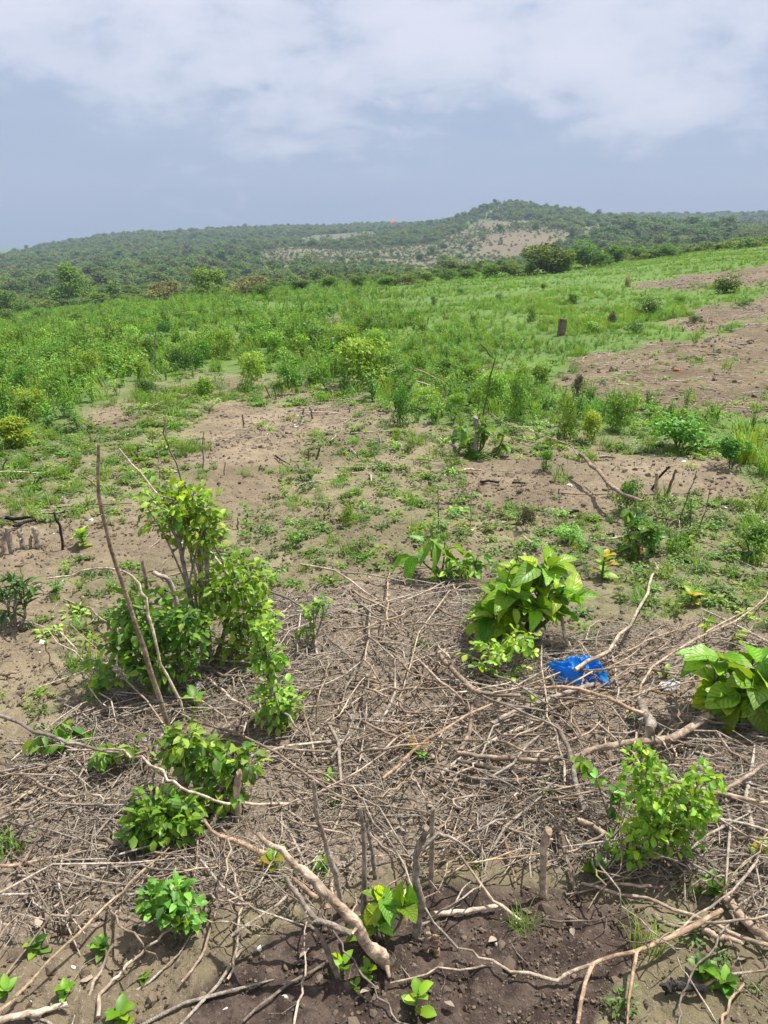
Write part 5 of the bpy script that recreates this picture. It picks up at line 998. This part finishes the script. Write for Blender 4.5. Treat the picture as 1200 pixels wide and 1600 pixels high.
# ------------------------------------------------------------------ marker post
def post():
    B, k = ptk((877, 524)); mpp = k / FPX; w_, h_ = 10 * mpp, 27 * mpp; import bmesh
    bm = bmesh.new(); bmesh.ops.create_cube(bm, size=1); bmesh.ops.scale(bm, vec=(w_, w_, h_), verts=bm.verts); bmesh.ops.translate(bm, vec=(0, 0, h_ / 2 - .02), verts=bm.verts)
    bmesh.ops.bevel(bm, geom=list(bm.edges), offset=w_ * .08, segments=2, affect='EDGES'); bmesh.ops.subdivide_edges(bm, edges=list(bm.edges), cuts=1)
    for v in bm.verts: v.co += Vector((RNG.normal(0, .003), RNG.normal(0, .003), RNG.normal(0, .003)))
    m = bpy.data.meshes.new('marker_post'); bm.to_mesh(m); bm.free(); m.materials.append(wood_mat('post_wood', (.15, .105, .07), (.25, .18, .125)))
    o = link('marker_post', m, None, B); o.rotation_euler = (0, R(1.5), .3); tag(o, 'squat square brown marker post standing in the grass field', 'post')
post()
# ------------------------------------------------------------------ far trees and bushes that can be told apart
FT = {k: [(crown_mesh('crown', l, n * 3, .07, .045, c, False, M_FAR, 0.0, .7), stems_mesh('trunk', 3, .5, .15, .014)) for l, n in ((10, 620), (8, 520), (12, 680))] for k, c in (('dark', (.062, .115, .046)), ('mid', G_FAR), ('bright', (.13, .25, .05)), ('grey', (.22, .23, .145)), ('green', (.105, .195, .054)))}
def tree(tone, x, base, w_, h_, label, group=None, name='tree', cat='tree', dist=None):
    if dist is None: B, k = ptk((x, base))
    else:
        B = at_y(x, base, dist); B.z = float(hz(B.x, B.y)); k = dist / rdir(x, base)[1]
    mpp = k / FPX; root = empty(name, B - Vector((0, 0, .05)), label, cat, group); root.rotation_euler = (0, 0, RNG.uniform(0, 6.28)); root.scale = (w_ * mpp, w_ * mpp, h_ * mpp)
    c, s = FT[tone][RNG.integers(0, 3)]; link('crown', c, root); link('trunk', s, root)
for a in (('bright', 122, 478, 66, 70, 'light green young tree standing above the scrub at the field edge'), ('bright', 88, 482, 60, 40, 'lower light green tree beside the light green young tree'), ('mid', 8, 494, 70, 50, 'dark round tree where the field drops to the valley'),
  ('bright', 330, 468, 70, 52, 'round green bush between two greyish leafless bushes'), ('grey', 258, 474, 64, 42, 'greyish leafless bush beside the round green bush'), ('grey', 392, 464, 66, 40, 'greyish half-leafless bush touching a low green bush'), ('green', 412, 466, 44, 24, 'low green bush at the foot of a greyish bush'),
  ('green', 855, 427, 96, 56, 'broad dark green bush standing on the edge of the grass field'), ('green', 914, 419, 84, 48, 'second broad bush on the field edge next to the first'), ('green', 798, 431, 54, 28, 'low bush at the field edge before the broad bushes'), ('bright', 762, 434, 50, 26, 'bright low bush at the field edge'), ('green', 960, 412, 60, 30, 'low bush beyond the second broad bush'),
  ('mid', 697, 421, 44, 26, 'dark bush at the foot of the cleared hillside'), ('mid', 838, 358, 22, 14, 'lone round tree on top of the cleared hillside'), ('dark', 775, 318, 16, 13, 'tree crowning the highest hilltop', None, 'tree', 'tree', 428), ('dark', 797, 318, 12, 9, 'smaller tree just past the highest hilltop', None, 'tree', 'tree', 430),
  ('grey', 552, 446, 28, 22, 'brownish leafless bush in the valley beyond the field'), ('grey', 1062, 388, 30, 20, 'pale bush in the dark wood beyond the field')):
    tree(*a)
for x, b, t in ((640, 445, 'green'), (668, 441, 'bright'), (700, 438, 'green'), (728, 436, 'bright'), (826, 430, 'bright'), (885, 424, 'green'), (938, 416, 'bright'), (995, 407, 'green'), (1020, 404, 'bright'), (1045, 401, 'green'), (470, 455, 'green'), (510, 452, 'bright'), (560, 449, 'green'), (600, 447, 'bright'), (200, 474, 'green'), (160, 478, 'bright'), (45, 488, 'green')):
    tree(t, x, b, RNG.uniform(34, 52), RNG.uniform(16, 24), TW[t] + ' low hedge bush along the far edge of the field ' + ('below the cleared hillside' if 620 < x < 900 else 'by the dark wood' if x >= 900 else 'above the valley'), 'hedge bushes on the field edge', 'hedge_bush', 'bush')
RT = 'trees along the skyline'
for x, b, ww, hh, dd in ((53, 387, 13, 11, 560), (73, 388, 10, 15, 560), (62, 387, 6, 7, 560), (140, 377, 16, 8, 540), (152, 375, 12, 8, 540), (222, 366, 14, 7, 560), (298, 360, 16, 9, 590), (419, 358, 12, 8, 600), (432, 357, 10, 8, 600), (440, 356, 14, 9, 600), (480, 356, 10, 8, 610), (492, 356, 9, 8, 610), (556, 354, 16, 10, 615), (568, 354, 10, 8, 615), (668, 351, 9, 8, 470), (690, 347, 10, 8, 450), (745, 330, 10, 8, 430), (835, 322, 14, 9, 430), (862, 325, 12, 9, 430), (935, 340, 14, 12, 430), (955, 343, 14, 11, 560),
   (985, 345, 18, 14, 715), (1005, 345, 16, 12, 715), (1028, 345, 22, 16, 715), (1055, 345, 24, 16, 715), (1078, 344, 18, 12, 715), (1095, 344, 16, 11, 715), (1112, 343, 22, 15, 715), (1135, 343, 18, 13, 715), (1150, 343, 16, 11, 715), (1170, 342, 20, 14, 715), (1186, 342, 16, 13, 715), (1198, 342, 16, 14, 715), (1042, 345, 14, 11, 715), (970, 345, 14, 12, 715)):
    tree('dark' if x > 900 else 'mid', x, b, ww, hh, ('tree standing clear on the low pale end of the ridge' if x < 80 else 'dark tree silhouetted on the long low ridge' if x < 660 else 'tree on the flank of the highest hill' if x < 945 else 'dark skyline tree beyond the dark wood'), RT, 'tree', 'tree', dd)
WD = 'rounded trees of the dark wood'
for x, b in ((950, 388), (975, 378), (1000, 372), (1020, 384), (1045, 376), (1070, 382), (1090, 372), (1110, 380), (1035, 366), (985, 366), (1060, 366), (1125, 372)):
    tree('dark', x, b, RNG.uniform(26, 40), RNG.uniform(16, 24), 'rounded dark tree in the wood between field and far ridge', WD)
SL = 'single bushes on the far slope'
for x, b in ((200, 412), (233, 402), (260, 418), (301, 378), (150, 430), (180, 445), (60, 430), (30, 445), (95, 412), (210, 440), (440, 420), (465, 372), (520, 420), (560, 430), (600, 436), (640, 430), (655, 408), (735, 392), (755, 375), (780, 362), (720, 405), (690, 388), (612, 402), (625, 420), (505, 440), (470, 436), (430, 440), (740, 420), (675, 398), (820, 330), (800, 336), (860, 340), (1100, 356), (1160, 358), (1185, 368), (1135, 352)):
    tn = ('mid', 'dark', 'green')[RNG.integers(0, 3)]
    tree(tn, x, b, RNG.uniform(10, 20), RNG.uniform(9, 15), TW[tn] + ' far bush on ' + ('the long wooded slope' if x < 420 else 'the slope under the small bare patches' if x < 600 else 'the big cleared hillside' if x < 880 and b > 345 else 'the highest hill' if x < 880 else 'the slope beyond the dark wood'), SL, 'far_bush', 'bush')
# ------------------------------------------------------------------ far house
def house():
    B = at_y(614, 352, 610); B.z = float(hz(B.x, B.y)); mpp = 610 / FPX; root = empty('farm_house', B, 'tiny far house with an orange-red roof on the skyline', 'house')
    w_, d_, h1, h2 = 9 * mpp, 6 * mpp, 4.0 * mpp, 8.0 * mpp; Mw = plain_mat('red_wall', (.42, .12, .07), (.5, .17, .1), .5); Mr = plain_mat('roof_sheet', (.45, .14, .08), (.55, .19, .11), .5)
    mb = MB(); x, y = w_ / 2 * .86, d_ / 2 * .86; V = [(-x, -y, -.4), (x, -y, -.4), (x, y, -.4), (-x, y, -.4), (-x, -y, h1), (x, -y, h1), (x, y, h1), (-x, y, h1), (-x, 0, h2 * .92), (x, 0, h2 * .92)]
    mb.add(V, [(0, 1, 5), (0, 5, 4), (1, 2, 6), (1, 6, 5), (2, 3, 7), (2, 7, 6), (3, 0, 4), (3, 4, 7), (4, 8, 7), (5, 6, 9)]); link('wall', mb.mesh('wall', [Mw], False), root)
    mb = MB(); x, y = w_ / 2, d_ / 2 * 1.1; t = .12
    for s in (-1, 1): mb.add([(-x, s * y, h1 * .95), (x, s * y, h1 * .95), (x, 0, h2), (-x, 0, h2), (-x, s * y, h1 * .95 - t), (x, s * y, h1 * .95 - t), (x, 0, h2 - t), (-x, 0, h2 - t)], [(0, 1, 2), (0, 2, 3), (4, 6, 5), (4, 7, 6), (0, 4, 5), (0, 5, 1), (1, 5, 6), (1, 6, 2), (3, 7, 4), (3, 4, 0)])
    link('roof', mb.mesh('roof', [Mr], False), root)
    mb = MB(); mb.add([(-.5, -d_ * .43 - .03, 0), (.5, -d_ * .43 - .03, 0), (.5, -d_ * .43 - .03, 2), (-.5, -d_ * .43 - .03, 2)], [(0, 1, 2), (0, 2, 3)]); link('door', mb.mesh('door', [M_CHAR], False), root)
house()
# ------------------------------------------------------------------ haze
def haze():
    import bmesh
    bm = bmesh.new(); bmesh.ops.create_cube(bm, size=1); m = bpy.data.meshes.new('haze'); bm.to_mesh(m); bm.free()
    mt, nt, out = new_mat('haze'); pv = N(nt, 'ShaderNodeVolumePrincipled'); pv.inputs['Color'].default_value = (.46, .56, .73, 1); pv.inputs['Density'].default_value = HAZE; pv.inputs['Anisotropy'].default_value = 0.0
    nt.links.new(pv.outputs[0], out.inputs['Volume']); m.materials.append(mt)
    o = link('haze', m); o.location = (0, 0, 25); o.scale = (8600, 8600, 110); tag(o, 'thin bluish haze hanging over the far hills', 'haze', None, 'stuff')
HAZE = 0.0009
haze()
